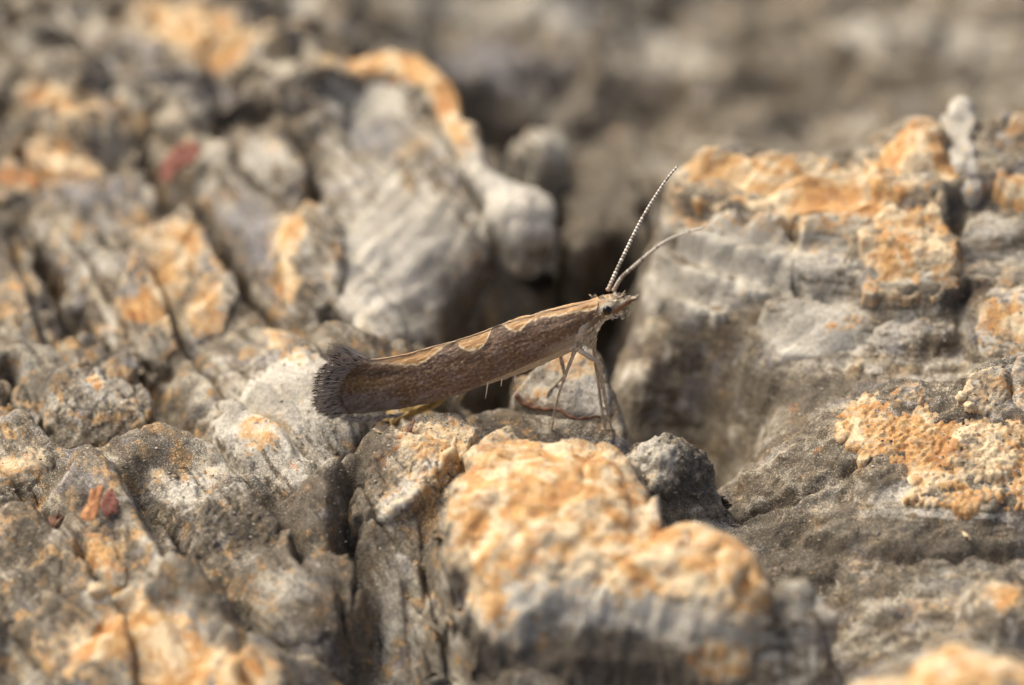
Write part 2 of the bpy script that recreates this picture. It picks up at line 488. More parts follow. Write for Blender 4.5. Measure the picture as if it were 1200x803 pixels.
# --- around the moth
plate('bark_plate', [(335, 402, -2.0), (400, 425, -1.95), (452, 455, -2.15), (446, 490, -2.4), (405, 530, -2.6), (352, 583, -2.9), (300, 560, -2.85), (262, 525, -2.7), (238, 492, -2.75), (280, 448, -2.35)],
      [(340, 470, -2.1), (390, 470, -2.05)], 'pale lichen grey bark plate under the tail of the moth', edge=0.35, depth=1.6, stain=dict(pale=.52), lump=0.056)
plate('bark_clump', [(428, 548, -2.0), (462, 507, -1.75), (490, 492, -1.65), (540, 483, -1.7), (556, 497, -1.65), (548, 520, -1.6), (515, 560, -1.75), (470, 598, -2.1), (425, 606, -2.4), (415, 580, -2.3)],
      [(500, 525, -1.5), (455, 560, -1.95)], 'crumbly ochre bark clump with white crust below the wing of the moth', edge=0.17, depth=1.8, crumb=0.039, warp=.22, cell=.04, stain=dict(ochre=.35))
plate('fibrous_bark_face', [(420, 600, -2.5), (480, 575, -2.1), (535, 520, -1.9), (548, 560, -2.2), (548, 640, -3.0), (566, 740, -4.2), (580, 860, -5.5), (400, 860, -5.6), (405, 740, -4.4), (415, 660, -3.3)],
      [(480, 680, -3.2), (500, 780, -4.3)], 'grey fibrous bark face with vertical ridges', edge=0.28, depth=2.0, fibre=(98, 0.17), warp=.2, stain=dict(pale=.12))
plate('bark_ledge', [(664, 400, -1.45), (692, 403, -1.5), (712, 440, -1.9), (720, 488, -2.35), (690, 489, -2.4), (640, 484, -2.4), (604, 471, -2.35), (600, 455, -2.1), (635, 428, -1.7)],
      [(675, 450, -1.85)], 'white and ochre bark ledge behind the legs of the moth', edge=0.13, depth=2.4, warp=.1, lump=0.035, cell=.04, stain=dict(pale=.45))
plate('bark_ledge', [(560, 490, -2.5), (604, 482, -2.45), (660, 492, -2.42), (722, 496, -2.42), (724, 512, -2.5), (700, 540, -2.7), (640, 545, -2.7), (580, 530, -2.6)],
      [], 'grey granular bark strip the moth stands on', edge=0.08, depth=2.2, warp=.1, lump=0.035, cell=.04, stain=dict(dark=.12))
plate('bark_clump', [(606, 446, -2.35), (628, 432, -2.05), (645, 432, -1.95), (648, 450, -2.15), (622, 464, -2.4), (606, 462, -2.45)],
      [], 'rough bark crumbs under the middle of the moth', edge=0.14, depth=1.6, crumb=.05, warp=.25, cell=.04, rel=0, stain=dict(pale=.2, dark=.15))
# --- foreground knob
plate('ochre_bark_knob', [(546, 535, -1.1), (562, 508, -1.0), (598, 493, -.95), (622, 511, -.8), (655, 515, -.75), (690, 500, -.85), (728, 511, -.95), (748, 545, -.95), (764, 596, -.95), (772, 618, -.85), (806, 609, -.55), (846, 614, -.55), (878, 645, -.7), (905, 690, -1.1), (902, 740, -1.9), (860, 790, -2.6), (780, 800, -3.0), (700, 790, -3.0), (620, 790, -3.1), (570, 760, -2.7), (545, 690, -1.9), (528, 628, -1.1), (526, 575, -.95)],
      [(640, 560, -.35), (575, 590, -.55), (700, 575, -.4), (640, 640, -.75), (740, 650, -.85), (830, 655, -.5), (610, 700, -1.6), (700, 710, -1.6), (800, 715, -1.35), (860, 710, -1.2), (650, 745, -2.3), (770, 750, -2.1)], 'large broken ochre bark knob in front of the moth', edge=0.30, depth=3.0, steep=2.6, lump=.20, crumb=.008, cell=.05, gap=.9, flake=.10, fibre=(-25, .07), warp=.26, rel=0, stain=dict(ochre=.08, pale=.22))
plate('ochre_crust_flake', [(800, 622, -.40), (846, 616, -.42), (880, 648, -.58), (904, 690, -.95), (885, 690, -.85), (850, 650, -.45)], [], 'cream edged flake along the shoulder of the knob', edge=.12, depth=.4, warp=.25, flake=.08, lump=.08, cell=.045, gap=None, rel=0, stain=dict(ochre=.35, pale=.45))
plate('bark_splinter', [(758, 604, -.75), (766, 572, -.85), (773, 588, -.8), (775, 612, -.7)], [], 'thin pale splinter in the notch of the knob', edge=.08, depth=.6, warp=.1, cell=.045, gap=None, rel=0, stain=dict(pale=.6))
plate('bark_flap', [(905, 700, -1.6), (925, 676, -1.4), (945, 684, -1.35), (960, 740, -2.2), (975, 840, -3.4), (880, 850, -3.4), (885, 760, -2.3)],
      [], 'folded grey bark flap beside the ochre knob', edge=0.24, depth=2.4, fibre=(100, .16), cell=.06, stain=dict(pale=.38))
plate('bark_flap', [(930, 680, -1.5), (952, 690, -1.5), (985, 716, -1.75), (978, 728, -1.9), (952, 716, -1.8), (934, 702, -1.65)],
      [], 'thin pale bark lip curling outward', edge=0.14, depth=0.6, cell=.05, gap=None, under=1.25, stain=dict(pale=.65, ochre=.25))
plate('bark_splinter', [(596, 783, -2.9), (612, 778, -2.9), (655, 800, -3.1), (690, 830, -3.4), (660, 836, -3.5), (620, 806, -3.2)], [], 'pale bark splinter at the foot of the knob', edge=0.14, depth=.8, cell=.05, stain=dict(pale=.75))
plate('bark_clump', [(735, 545, -1.75), (752, 520, -1.6), (785, 513, -1.6), (812, 525, -1.75), (832, 553, -2.1), (826, 580, -2.4), (790, 600, -2.5), (755, 590, -2.2)],
      [(785, 545, -1.55)], 'dark mossy bark lump with a pale crust', edge=0.21, depth=2.6, crumb=.075, cell=.045, lump=.18, flake=.14, warp=.3, rel=0, stain=dict(dark=.1))
plate('ochre_bark_knob', [(985, 812, -1.4), (1030, 780, -1.2), (1075, 762, -1.1), (1110, 743, -1.0), (1150, 752, -1.0), (1200, 768, -1.0), (1280, 790, -1.1), (1300, 900, -2.4), (980, 900, -2.6)],
      [(1120, 820, -1.0)], 'rusty ochre bark hump at the edge of the slope', edge=0.49, depth=2.4, cell=.08, lump=0.112, stain=dict(ochre=.68, rust=.16))
plate('bark_clump', [(1150, 690, -2.3), (1165, 668, -2.1), (1190, 672, -2.1), (1205, 700, -2.3), (1195, 730, -2.5), (1165, 730, -2.5)], [], 'small ochre and white bark knob on the slope', edge=0.21, depth=.8, cell=.06, stain=dict(pale=.4))
# --- hollow
plate('bark_lump', [(722, 430, -3.8), (738, 400, -3.6), (770, 392, -3.6), (800, 420, -3.9), (808, 470, -4.4), (790, 505, -4.8), (745, 515, -4.7), (722, 475, -4.3)], [(758, 440, -3.5)], 'ribbed brown bark lump in the hollow', edge=.45, depth=2.4, cell=.055, lump=.16, fibre=(80, .2), under=.5, warp=.25, flake=.08, rel=0, stain=dict(pale=.12))
plate('bark_lump', [(668, 318, -3.4), (680, 285, -3.0), (705, 262, -2.9), (735, 262, -2.7), (765, 300, -2.8), (760, 215, -3.4), (715, 190, -4.2), (676, 215, -4.0), (655, 262, -3.8)],
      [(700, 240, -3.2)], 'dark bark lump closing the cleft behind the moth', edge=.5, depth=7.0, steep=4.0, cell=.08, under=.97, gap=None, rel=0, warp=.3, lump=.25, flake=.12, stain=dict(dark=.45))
# --- right ridge
plate('bark_slab', [(796, 222, 0.), (808, 188, .25), (850, 176, .4), (910, 187, .45), (985, 197, .45), (1030, 205, .45), (1060, 230, .3), (1010, 252, .05), (900, 250, -.1), (820, 250, -.3)],
      [], 'ochre edged bark slab along the crest of the ridge', edge=.14, depth=1.0, fibre=(4, .05), cell=.06, warp=.25, flake=.10, gap=.1, rel=1, stain=dict(ochre=.5))
plate('bark_slab', [(770, 275, -1.0), (800, 256, -.5), (860, 252, -.25), (930, 255, -.15), (932, 300, -.65), (928, 350, -1.25), (850, 362, -1.75), (772, 370, -2.4), (758, 310, -1.8)],
      [], 'pale grey bark slab below the crest of the ridge', edge=.14, depth=1.2, cell=.06, warp=.25, flake=.10, gap=.1, rel=1.2, stain=dict(pale=.55))
plate('bark_slab', [(928, 256, -.1), (1018, 254, 0.), (1022, 300, -.45), (1012, 340, -.95), (930, 342, -1.1)], [], 'grey and ochre bark slab in the ridge face', edge=.1, depth=.8, cell=.055, warp=.25, flake=.10, gap=.1, rel=1.2, stain=dict(pale=.5))
plate('bark_slab', [(1012, 260, .05), (1035, 236, .3), (1100, 240, .3), (1118, 280, .0), (1115, 335, -.55), (1060, 350, -.75), (1014, 335, -.7)], [], 'rust orange crusted bark slab in the ridge face', edge=.12, depth=.9, cell=.05, warp=.3, flake=.14, crumb=.03, gap=.1, rel=1.0, stain=dict(ochre=.5))
plate('bark_knob', [(1005, 205, .4), (1020, 170, .7), (1050, 148, .9), (1085, 143, 1.0), (1115, 165, .9), (1128, 200, .7), (1110, 238, .3), (1050, 238, .3), (1010, 232, .3)], [(1070, 190, .9)], 'ochre bark knob on the crest of the ridge', edge=0.42, depth=2.0, cell=.07, lump=0.140, flake=.16, warp=.3, stain=dict(ochre=.6))
plate('bark_knob', [(1106, 165, .8), (1116, 122, 1.05), (1134, 108, 1.15), (1150, 124, 1.05), (1146, 160, .85), (1150, 205, .6), (1135, 232, .4), (1112, 210, .6)], [], 'pale curved finger of bark rising from the ridge crest', edge=.25, depth=1.4, cell=.06, gap=None, under=1.0, lump=.12, flake=.08, warp=.22, rel=0, stain=dict(pale=.75, ochre=.12))
plate('bark_knob', [(1160, 165, .9), (1178, 135, 1.1), (1230, 130, 1.1), (1280, 160, 1.0), (1270, 240, .3), (1190, 245, .2), (1165, 215, .5)], [], 'ochre tinted bark knob at the end of the crest', edge=0.35, depth=2.0, cell=.08, flake=.16, warp=.3, stain=dict(ochre=.42, pale=.2))
plate('bark_slab', [(1125, 252, -.05), (1260, 246, .0), (1260, 330, -.65), (1150, 335, -.75), (1122, 320, -.6)], [], 'mottled grey bark slab under the end of the crest', edge=.12, depth=1.0, cell=.06, warp=.25, flake=.1, gap=.1, rel=1.0, stain=dict(pale=.32))
plate('bark_slab', [(1108, 288, -.3), (1142, 290, -.3), (1145, 335, -.8), (1110, 340, -.8)], [], 'small ochre spotted bark slab in the ridge face', edge=0.14, depth=1.0, cell=.06, stain=dict(pale=.25))
plate('bark_slab', [(885, 352, -1.45), (940, 345, -1.15), (1010, 350, -1.0), (1015, 395, -1.6), (960, 420, -1.85), (890, 415, -2.1)], [], 'whitish flaked bark slab low on the ridge face', edge=0.21, depth=1.0, cell=.055, stain=dict(pale=.5))
plate('bark_slab', [(1020, 372, -1.2), (1105, 362, -1.0), (1115, 400, -1.5), (1090, 430, -1.75), (1025, 420, -1.75)], [], 'grey cracked bark slab low on the ridge face', edge=0.21, depth=1.0, cell=.055, fibre=(75, .06), stain=dict(pale=.32))
plate('bark_slab', [(1140, 362, -.8), (1185, 338, -.4), (1270, 330, -.3), (1270, 410, -1.2), (1190, 425, -1.4), (1150, 420, -1.5)], [], 'cream and ochre bark slab low on the ridge face', edge=0.21, depth=1.2, cell=.055, stain=dict(pale=.45, ochre=.2))
plate('ochre_bark_crust', [(985, 478, -1.75), (1020, 466, -1.6), (1060, 466, -1.5), (1110, 462, -1.45), (1150, 450, -1.3), (1210, 440, -1.2), (1290, 440, -1.2), (1290, 590, -2.1), (1200, 592, -2.1), (1140, 595, -2.1), (1080, 588, -2.1), (1060, 560, -2.0), (1030, 538, -1.9), (995, 540, -2.0)],
      [(1100, 520, -1.65), (1180, 520, -1.55)], 'broad crumbly ochre crust on the granular slope', edge=0.13, depth=.9, crumb=.055, lump=0.056, cell=.042, warp=.4, flake=.10, rel=.3, stain=dict(ochre=.78))
plate('bark_clump', [(1036, 468, -1.4), (1050, 450, -1.25), (1075, 446, -1.2), (1098, 455, -1.25), (1102, 470, -1.4), (1070, 478, -1.45)], [], 'rusty nodule on the upper rim of the ochre crust', edge=0.21, depth=.7, crumb=0.039, cell=.035, stain=dict(rust=.35, ochre=.4))
plate('bark_clump', [(1115, 470, -1.2), (1130, 440, -.95), (1160, 428, -.8), (1184, 424, -.75), (1180, 460, -1.0), (1165, 482, -1.25), (1130, 485, -1.35)], [], 'folded ochre bark flap above the crust', edge=0.21, depth=.9, crumb=0.033, cell=.04, stain=dict(ochre=.45, pale=.2))
plate('bark_clump', [(1186, 425, -.75), (1215, 410, -.6), (1270, 415, -.6), (1270, 480, -1.1), (1200, 480, -1.1), (1184, 455, -1.0)], [], 'cream bark flap beside the folded ochre one', edge=0.21, depth=1.0, crumb=0.028, cell=.045, stain=dict(ochre=.3, pale=.4))
# --- big curved lump at upper left of the hollow
plate('bark_hump', [(368, 95, -1.6), (398, 70, -1.2), (450, 64, -1.0), (492, 82, -1.0), (518, 118, -1.1), (534, 172, -1.35), (556, 228, -1.7), (582, 268, -2.1), (560, 305, -2.6), (535, 330, -3.0), (515, 385, -3.4), (470, 420, -3.0), (420, 400, -2.6), (395, 330, -2.3), (385, 250, -2.1), (362, 170, -1.9)],
      [(430, 150, -1.75), (480, 220, -1.95), (450, 300, -2.2), (500, 300, -2.4), (460, 370, -2.6)], 'large curved grey bark hump behind the tail of the moth', edge=0.42, depth=4.5, lump=.05, fibre=(58, .08), cell=.065, flake=.05, rel=.25, gap=1.3, under=1.0, stain=dict(pale=.30, blue=.1))
plate('bark_rim', [(392, 72, -1.0), (432, 58, -.75), (472, 54, -.6), (508, 68, -.6), (537, 104, -.7), (556, 152, -.95), (580, 196, -1.25), (600, 214, -1.4), (635, 220, -1.55), (655, 242, -1.75), (645, 270, -2.0), (618, 284, -2.1), (590, 268, -1.9), (562, 232, -1.55), (536, 180, -1.15), (512, 126, -.85), (484, 92, -.75), (428, 80, -.95)],
      [(615, 245, -1.45)], 'raised ochre rim curving along the bark hump into a cream knob', edge=.26, depth=.7, cell=.05, flake=.06, warp=.22, lump=.14, crumb=.015, gap=None, under=1.0, rel=.0, stain=dict(pale=.35))
plate('bark_knob', [(598, 175, -3.4), (620, 148, -3.1), (650, 146, -3.1), (672, 175, -3.4), (668, 215, -3.9), (640, 235, -4.2), (605, 215, -3.9)], [(635, 180, -3.0)], 'round grey knob behind the cream one', edge=0.56, depth=3.5, lump=.30, flake=.18, warp=.35, cell=.08, gap=None, under=1.25, stain=dict(pale=.42))
# --- left field
plate('bark_plate', [(205, 256, -2.0), (238, 262, -2.0), (262, 305, -2.25), (284, 345, -2.5), (268, 375, -2.75), (225, 405, -2.95), (188, 440, -3.1), (152, 408, -2.8), (138, 345, -2.4), (160, 295, -2.1)],
      [(210, 330, -2.3)], 'ochre and white mottled bark plate beside the furrow', edge=.09, gap=.06, warp=.28, depth=1.4, cell=.05, stain=dict(pale=0.23))
plate('bark_plate', [(222, 208, -2.3), (262, 196, -2.0), (330, 215, -2.0), (352, 270, -2.3), (352, 370, -2.9), (400, 405, -3.1), (360, 400, -3.1), (320, 372, -3.0), (270, 295, -2.7)],
      [(300, 270, -2.2)], 'smooth blue grey bark plate beside the furrow', edge=.09, gap=.06, warp=.28, depth=1.5, cell=.06, lump=.03, crumb=0.011, flake=.05, stain=dict(blue=0.30))
plate('bark_plate', [(340, 248, -1.7), (372, 236, -1.6), (398, 262, -1.7), (394, 330, -2.2), (372, 392, -2.7), (345, 388, -2.7), (328, 330, -2.3)], [], 'upright bark plate with an ochre edge', edge=.09, gap=.06, warp=.28, depth=1.3, cell=.05, stain=dict(pale=0.21))
plate('bark_plate', [(268, 168, -1.8), (300, 150, -1.6), (340, 165, -1.6), (352, 205, -1.8), (330, 235, -2.1), (285, 232, -2.2)], [], 'whitish rounded bark plate near the curved hump', edge=.09, gap=.06, warp=.28, depth=1.3, cell=.06, stain=dict(pale=0.30))
plate('bark_hump', [(232, 60, -2.2), (262, 30, -2.0), (310, 30, -1.8), (348, 52, -1.7), (358, 92, -1.9), (340, 135, -2.1), (290, 150, -2.3), (240, 130, -2.5)], [(300, 90, -1.9)], 'bark hump with an ochre arc on its edge', edge=0.35, depth=1.6, cell=.07, stain=dict(pale=.25))
plate('bark_rim', [(290, 36, -1.6), (325, 36, -1.45), (352, 55, -1.4), (364, 92, -1.55), (352, 104, -1.65), (338, 72, -1.5), (310, 56, -1.5)], [], 'ochre arc along the edge of the bark hump', edge=0.21, depth=.8, cell=.06, flake=.02, warp=.1, stain=dict(ochre=.62))
plate('bark_rim', [(345, 115, -1.7), (360, 108, -1.6), (380, 145, -1.7), (425, 180, -1.8), (470, 220, -2.0), (455, 228, -2.1), (405, 195, -1.95), (368, 165, -1.8)], [], 'thin pale ridge crossing the curved hump', edge=0.14, depth=.7, cell=.06, flake=.02, warp=.10, stain=dict(pale=.45, ochre=.15))
plate('bark_plate', [(60, 10, -2.7), (130, -20, -2.8), (250, -30, -3.0), (290, 0, -2.9), (260, 60, -2.6), (190, 62, -2.5), (110, 70, -2.5)], [], 'pale ochre bark plate at the back of the broken field', edge=.09, gap=.06, warp=.28, depth=1.5, cell=.08, stain=dict(ochre=0.20, pale=0.17))
plate('bark_plate', [(112, 72, -2.35), (150, 28, -2.3), (188, 36, -2.2), (196, 90, -2.3), (170, 125, -2.5), (120, 120, -2.6)], [], 'smooth slate grey bark plate', edge=.09, gap=.06, warp=.28, depth=1.3, cell=.07, lump=.03, crumb=0.006, flake=.04, stain=dict(blue=0.41))
plate('bark_plate', [(196, 82, -2.1), (240, 70, -1.95), (292, 112, -2.1), (285, 140, -2.3), (240, 135, -2.4)], [], 'blue grey bark plate below the ochre one', edge=.09, gap=.06, warp=.28, depth=1.3, cell=.07, lump=.03, crumb=0.006, flake=.04, stain=dict(blue=0.39, pale=0.08))
plate('bark_plate', [(18, 120, -2.3), (50, 92, -2.2), (105, 110, -2.1), (120, 150, -2.3), (70, 150, -2.45)], [], 'rusty bark plate with a pale edge', edge=.09, gap=.06, warp=.28, depth=1.2, cell=.07, stain=dict(ochre=0.19))
plate('bark_plate', [(22, 170, -2.3), (48, 145, -2.2), (110, 178, -2.2), (128, 205, -2.4), (100, 215, -2.55), (40, 195, -2.5)], [], 'ochre crusted bark plate above a blue grey one', edge=.09, gap=.06, warp=.28, depth=1.2, cell=.065, stain=dict(ochre=0.23, pale=0.08))
plate('bark_plate', [(-60, 130, -2.6), (0, 122, -2.5), (30, 150, -2.5), (20, 190, -2.7), (-60, 190, -2.8)], [], 'grey bark plate with an ochre top', edge=.09, gap=.06, warp=.28, depth=1.2, cell=.08, stain=dict(pale=0.11))
plate('bark_plate', [(-60, 200, -2.3), (0, 190, -2.2), (40, 200, -2.2), (58, 225, -2.4), (20, 240, -2.55), (-60, 245, -2.7)], [], 'bright orange topped bark plate', edge=.09, gap=.06, warp=.28, depth=1.2, cell=.07, stain=dict(pale=0.14))
plate('bark_plate', [(60, 205, -2.3), (110, 222, -2.35), (140, 205, -2.25), (185, 225, -2.35), (175, 262, -2.65), (120, 275, -2.8), (80, 250, -2.6)], [], 'blue grey bark plate between furrows', edge=.09, gap=.06, warp=.28, depth=1.2, cell=.065, stain=dict(blue=0.28))
plate('bark_plate', [(130, 130, -2.2), (185, 135, -2.15), (198, 165, -2.3), (185, 200, -2.55), (145, 195, -2.6), (122, 165, -2.4)], [], 'mottled ochre bark plate beside the red flake', edge=.09, gap=.06, warp=.28, depth=1.2, cell=.065, stain=dict(pale=0.17))
plate('bark_plate', [(38, 252, -2.3), (75, 262, -2.3), (105, 310, -2.6), (150, 400, -3.0), (190, 455, -3.3), (165, 448, -3.3), (110, 380, -3.0), (60, 310, -2.6)], [], 'long grey bark ridge between furrows', edge=.09, gap=.06, warp=.28, depth=1.0, cell=.05, stain=dict(pale=0.19))
plate('bark_plate', [(110, 272, -2.5), (150, 262, -2.4), (145, 310, -2.65), (140, 360, -2.9), (115, 345, -2.8)], [], 'brown bark plate between two furrows', edge=.09, gap=.06, warp=.28, depth=1.0, cell=.055, stain=dict())
plate('bark_plate', [(-60, 262, -2.5), (10, 258, -2.3), (42, 300, -2.6), (48, 350, -2.9), (10, 375, -3.1), (-60, 360, -3.0)], [], 'tan bark plate with a rusty spot', edge=.09, gap=.06, warp=.28, depth=1.2, cell=.06, stain=dict(pale=0.12))
plate('bark_plate', [(0, 372, -2.75), (40, 362, -2.7), (70, 392, -2.85), (50, 420, -3.05), (0, 425, -3.1)], [], 'small cream bark plate above the black gap', edge=.09, gap=.06, warp=.28, depth=1.0, cell=.05, stain=dict(pale=0.22))
plate('bark_plate', [(75, 410, -2.6), (95, 392, -2.5), (140, 400, -2.5), (175, 440, -2.75), (150, 448, -2.75), (100, 432, -2.7)], [], 'narrow brown bark ledge above the crystalline block', edge=.09, gap=.06, warp=.28, depth=.9, cell=.045, crumb=0.033, stain=dict(pale=0.11))
plate('bark_plate', [(62, 448, -2.35), (80, 428, -2.25), (120, 432, -2.25), (158, 445, -2.3), (178, 475, -2.5), (168, 500, -2.7), (120, 524, -2.85), (70, 520, -2.85), (50, 488, -2.65)], [(110, 470, -2.3)], 'pale crystalline bark block speckled with blue and orange', edge=.09, gap=.06, warp=.28, depth=1.4, cell=.042, crumb=0.039, stain=dict(pale=0.23))
plate('bark_plate', [(18, 448, -2.45), (32, 438, -2.4), (48, 452, -2.45), (46, 486, -2.7), (20, 490, -2.75)], [], 'small pale bark block beside a black gap', edge=.09, gap=.06, warp=.28, depth=1.4, cell=.042, crumb=0.033, stain=dict(pale=0.25))
plate('bark_plate', [(-60, 430, -2.5), (0, 432, -2.4), (11, 446, -2.45), (9, 478, -2.7), (-60, 488, -2.8)], [], 'greenish bark block beside the black gap', edge=.09, gap=.06, warp=.28, depth=1.4, cell=.05, crumb=0.033, stain=dict(pale=0.11))
plate('bark_plate', [(-60, 530, -2.5), (0, 530, -2.35), (40, 518, -2.3), (58, 535, -2.35), (55, 570, -2.6), (20, 600, -2.8), (-60, 600, -2.9)], [(20, 545, -2.2)], 'ochre topped bark block above the rusty flake', edge=.09, gap=.06, warp=.28, depth=1.2, cell=.045, crumb=0.033, stain=dict(pale=0.12))
plate('bark_plate', [(168, 562, -2.5), (212, 542, -2.3), (262, 555, -2.3), (305, 582, -2.4), (332, 612, -2.6), (315, 648, -2.85), (262, 690, -3.1), (225, 690, -3.1), (196, 640, -2.85), (178, 600, -2.7)], [(240, 590, -2.3)], 'crumbly tan and grey bark block', edge=.09, gap=.06, warp=.28, depth=1.4, cell=.045, crumb=0.039, stain=dict(pale=0.19))
plate('bark_plate', [(-40, 622, -2.6), (40, 600, -2.3), (85, 605, -2.3), (88, 660, -2.7), (60, 720, -3.1), (0, 740, -3.3), (-50, 720, -3.2)], [], 'rough grey bark plate below the orange flakes', edge=.09, gap=.06, warp=.28, depth=1.3, cell=.055, crumb=0.028, stain=dict(pale=0.07))
plate('bark_plate', [(95, 620, -2.3), (130, 615, -2.2), (150, 650, -2.4), (140, 690, -2.7), (110, 690, -2.7), (92, 655, -2.5)], [], 'bark knob stained orange below the flakes', edge=.09, gap=.06, warp=.28, depth=1.2, cell=.05, crumb=0.028, stain=dict(ochre=0.19, rust=0.11))
plate('bark_plate', [(300, 655, -2.7), (360, 640, -2.5), (418, 660, -2.6), (415, 720, -3.2), (370, 765, -3.6), (300, 755, -3.5), (285, 700, -3.1)], [(350, 690, -2.7)], 'pale pinkish grey bark plate beside the fibrous face', edge=.09, gap=.06, warp=.28, depth=1.4, cell=.06, stain=dict(pale=0.20))
plate('bark_plate', [(70, 770, -3.0), (120, 745, -2.7), (150, 715, -2.5), (205, 720, -2.5), (250, 760, -2.8), (235, 850, -3.6), (80, 860, -3.8)], [], 'ochre and grey bark plate with streaks', edge=.09, gap=.06, warp=.28, depth=1.4, cell=.07, stain=dict(ochre=0.17, pale=0.11))
plate('ochre_bark_knob', [(245, 800, -2.5), (270, 762, -2.2), (305, 755, -2.2), (335, 785, -2.4), (345, 850, -3.0), (250, 860, -3.0)], [], 'small ochre bark knob', edge=0.35, depth=1.6, cell=.07, stain=dict(ochre=.66))
plate('bark_plate', [(20, 740, -2.9), (80, 700, -2.6), (130, 715, -2.6), (110, 745, -2.9), (60, 785, -3.2), (15, 800, -3.4)], [], 'sloping grey bark plate', edge=.09, gap=.06, warp=.28, depth=1.2, cell=.065, stain=dict(pale=0.06))

# ------------------------------------------------------------------ the bark: the surface between and beneath the plates
base_tps = TPS(BASE, 0.03)
Y0, Y1 = -24.0, 46.0
gx = np.concatenate([np.arange(-30, -14, .2), np.arange(-14, 14, .068), np.arange(14, 30, .2)])
gy = np.concatenate([np.arange(Y0, -10, 0.10), np.arange(-10, 9, 0.068), np.arange(9, 26, 0.15), np.arange(26, Y1, .3)])
GX, GY = np.meshgrid(gx, gy)
GZ = np.clip(base_tps(np.clip(GX, -17, 17), np.clip(GY, -15, 30)), -14.0, 1.6)
for tps, poly, gap, zl, zh, lo, hi in PLATES:
    i0, i1 = np.searchsorted(gx, (lo[0] - .5, hi[0] + .5)); j0, j1 = np.searchsorted(gy, (lo[1] - .5, hi[1] + .5))
    sl = (slice(j0, j1), slice(i0, i1))
    if GX[sl].size == 0: continue
    sd = poly_sd(GX[sl], GY[sl], poly)
    k = sstep(-0.75, -0.05, sd)
    GZ[sl] = GZ[sl] * (1 - k) + k * np.maximum(GZ[sl] * 0 - 20, np.clip(tps(GX[sl], GY[sl]), zl, zh) - gap)
# furrows between the plates: (points, half width mm, depth mm)
FURROWS = [
    ([(535, 470, -2.9), (565, 465, -2.8), (592, 458, -2.7)], .34, 1.9),
    ([(196, 225, -2.6), (235, 262, -2.7), (280, 320, -2.9), (330, 385, -3.1), (400, 412, -3.2)], .32, 1.3),
    ([(28, 262, -2.6), (58, 310, -2.9), (80, 350, -3.1), (86, 392, -3.2)], .28, 1.1),
    ([(140, 410, -3.1), (175, 460, -3.3), (215, 520, -3.3)], .32, 1.0),
    ([(215, 520, -3.2), (270, 545, -3.1), (330, 600, -3.2)], .25, .4),
    ([(12, 440, -2.8), (14, 490, -3.0), (48, 500, -3.0)], .13, 1.0),
    ([(215, 690, -3.2), (260, 650, -3.1), (320, 625, -3.1), (380, 560, -3.0)], .25, .4),
    ([(425, 610, -3.2), (420, 690, -4.2), (390, 760, -4.8)], .3, .7),
    ([(820, 600, -3.4), (900, 585, -2.9), (1000, 560, -2.4)], .12, .35),
    ([(920, 250, -.6), (925, 330, -1.6), (905, 420, -2.5)], .12, .25),
    ([(1120, 255, -.2), (1128, 340, -1.0), (1120, 420, -1.8)], .15, .35),
    ([(930, 620, -2.8), (1010, 650, -2.8), (1100, 650, -2.7), (1220, 640, -2.6)], .12, .25),
]
for pts, hw, dep in FURROWS:
    W = np.array([H(*p) for p in pts])
    d2 = np.full(GX.shape, 1e9)
    ux = GX + 0.25 * fbm(GX * 1.2, GY * 1.2, 0 * GX + 2, 2); uy = GY + 0.25 * fbm(GX * 1.2, GY * 1.2, 0 * GX + 22, 2)
    for p, q in zip(W[:-1], W[1:]):
        e = q[:2] - p[:2]
        t = np.clip(((ux - p[0]) * e[0] + (uy - p[1]) * e[1]) / (e @ e), 0, 1)
        d2 = np.minimum(d2, (ux - p[0] - t * e[0]) ** 2 + (uy - p[1] - t * e[1]) ** 2)
    GZ -= dep * np.exp(-d2 / (2 * hw * hw))
far = sstep(9, 14, GY)
low_slope = sstep(3.4, 5.0, GX) * (1 - sstep(1.5, 4.0, GY))
GZ += low_slope * (.10 * fbm(GX * 1.6, GY * 1.6, 0 * GX + 44, 4, .62) + .035 * ridge(GX * 5.5, GY * 5.5, 0 * GX + 12, 2) + .10 * grain(GX, GY, math.radians(24), .5, 2.6, 41.0))
GZ += relief(GX, GY, GZ) + (1 - far) * (flakes(GX, GY, 1.9, .10, 5) + flakes(GX, GY, .45, .02, 8))
P = np.stack([GX, GY, GZ], -1)
N = grid_normals(P)
n1 = 0.10 * fbm(GX * .5, GY * .5, GZ * .5, 3) + 0.012 * ridge(GX * 3.2, GY * 3.2, GZ * 3.2, 2) + 0.018 * fbm(GX * 8, GY * 8, GZ * 8, 2)
n1 = n1 + far * (1.25 * fbm(GX * .36, GY * .42, GZ * .42 + 5, 3) + 0.35 * ridge(GX * .7, GY * .7, GZ * .7, 2))
P = P + N * n1[..., None]
SURF.insert(0, dict(name='bark_ground', V=P.reshape(-1, 3), Q=grid_quads(*GX.shape), stain={}))

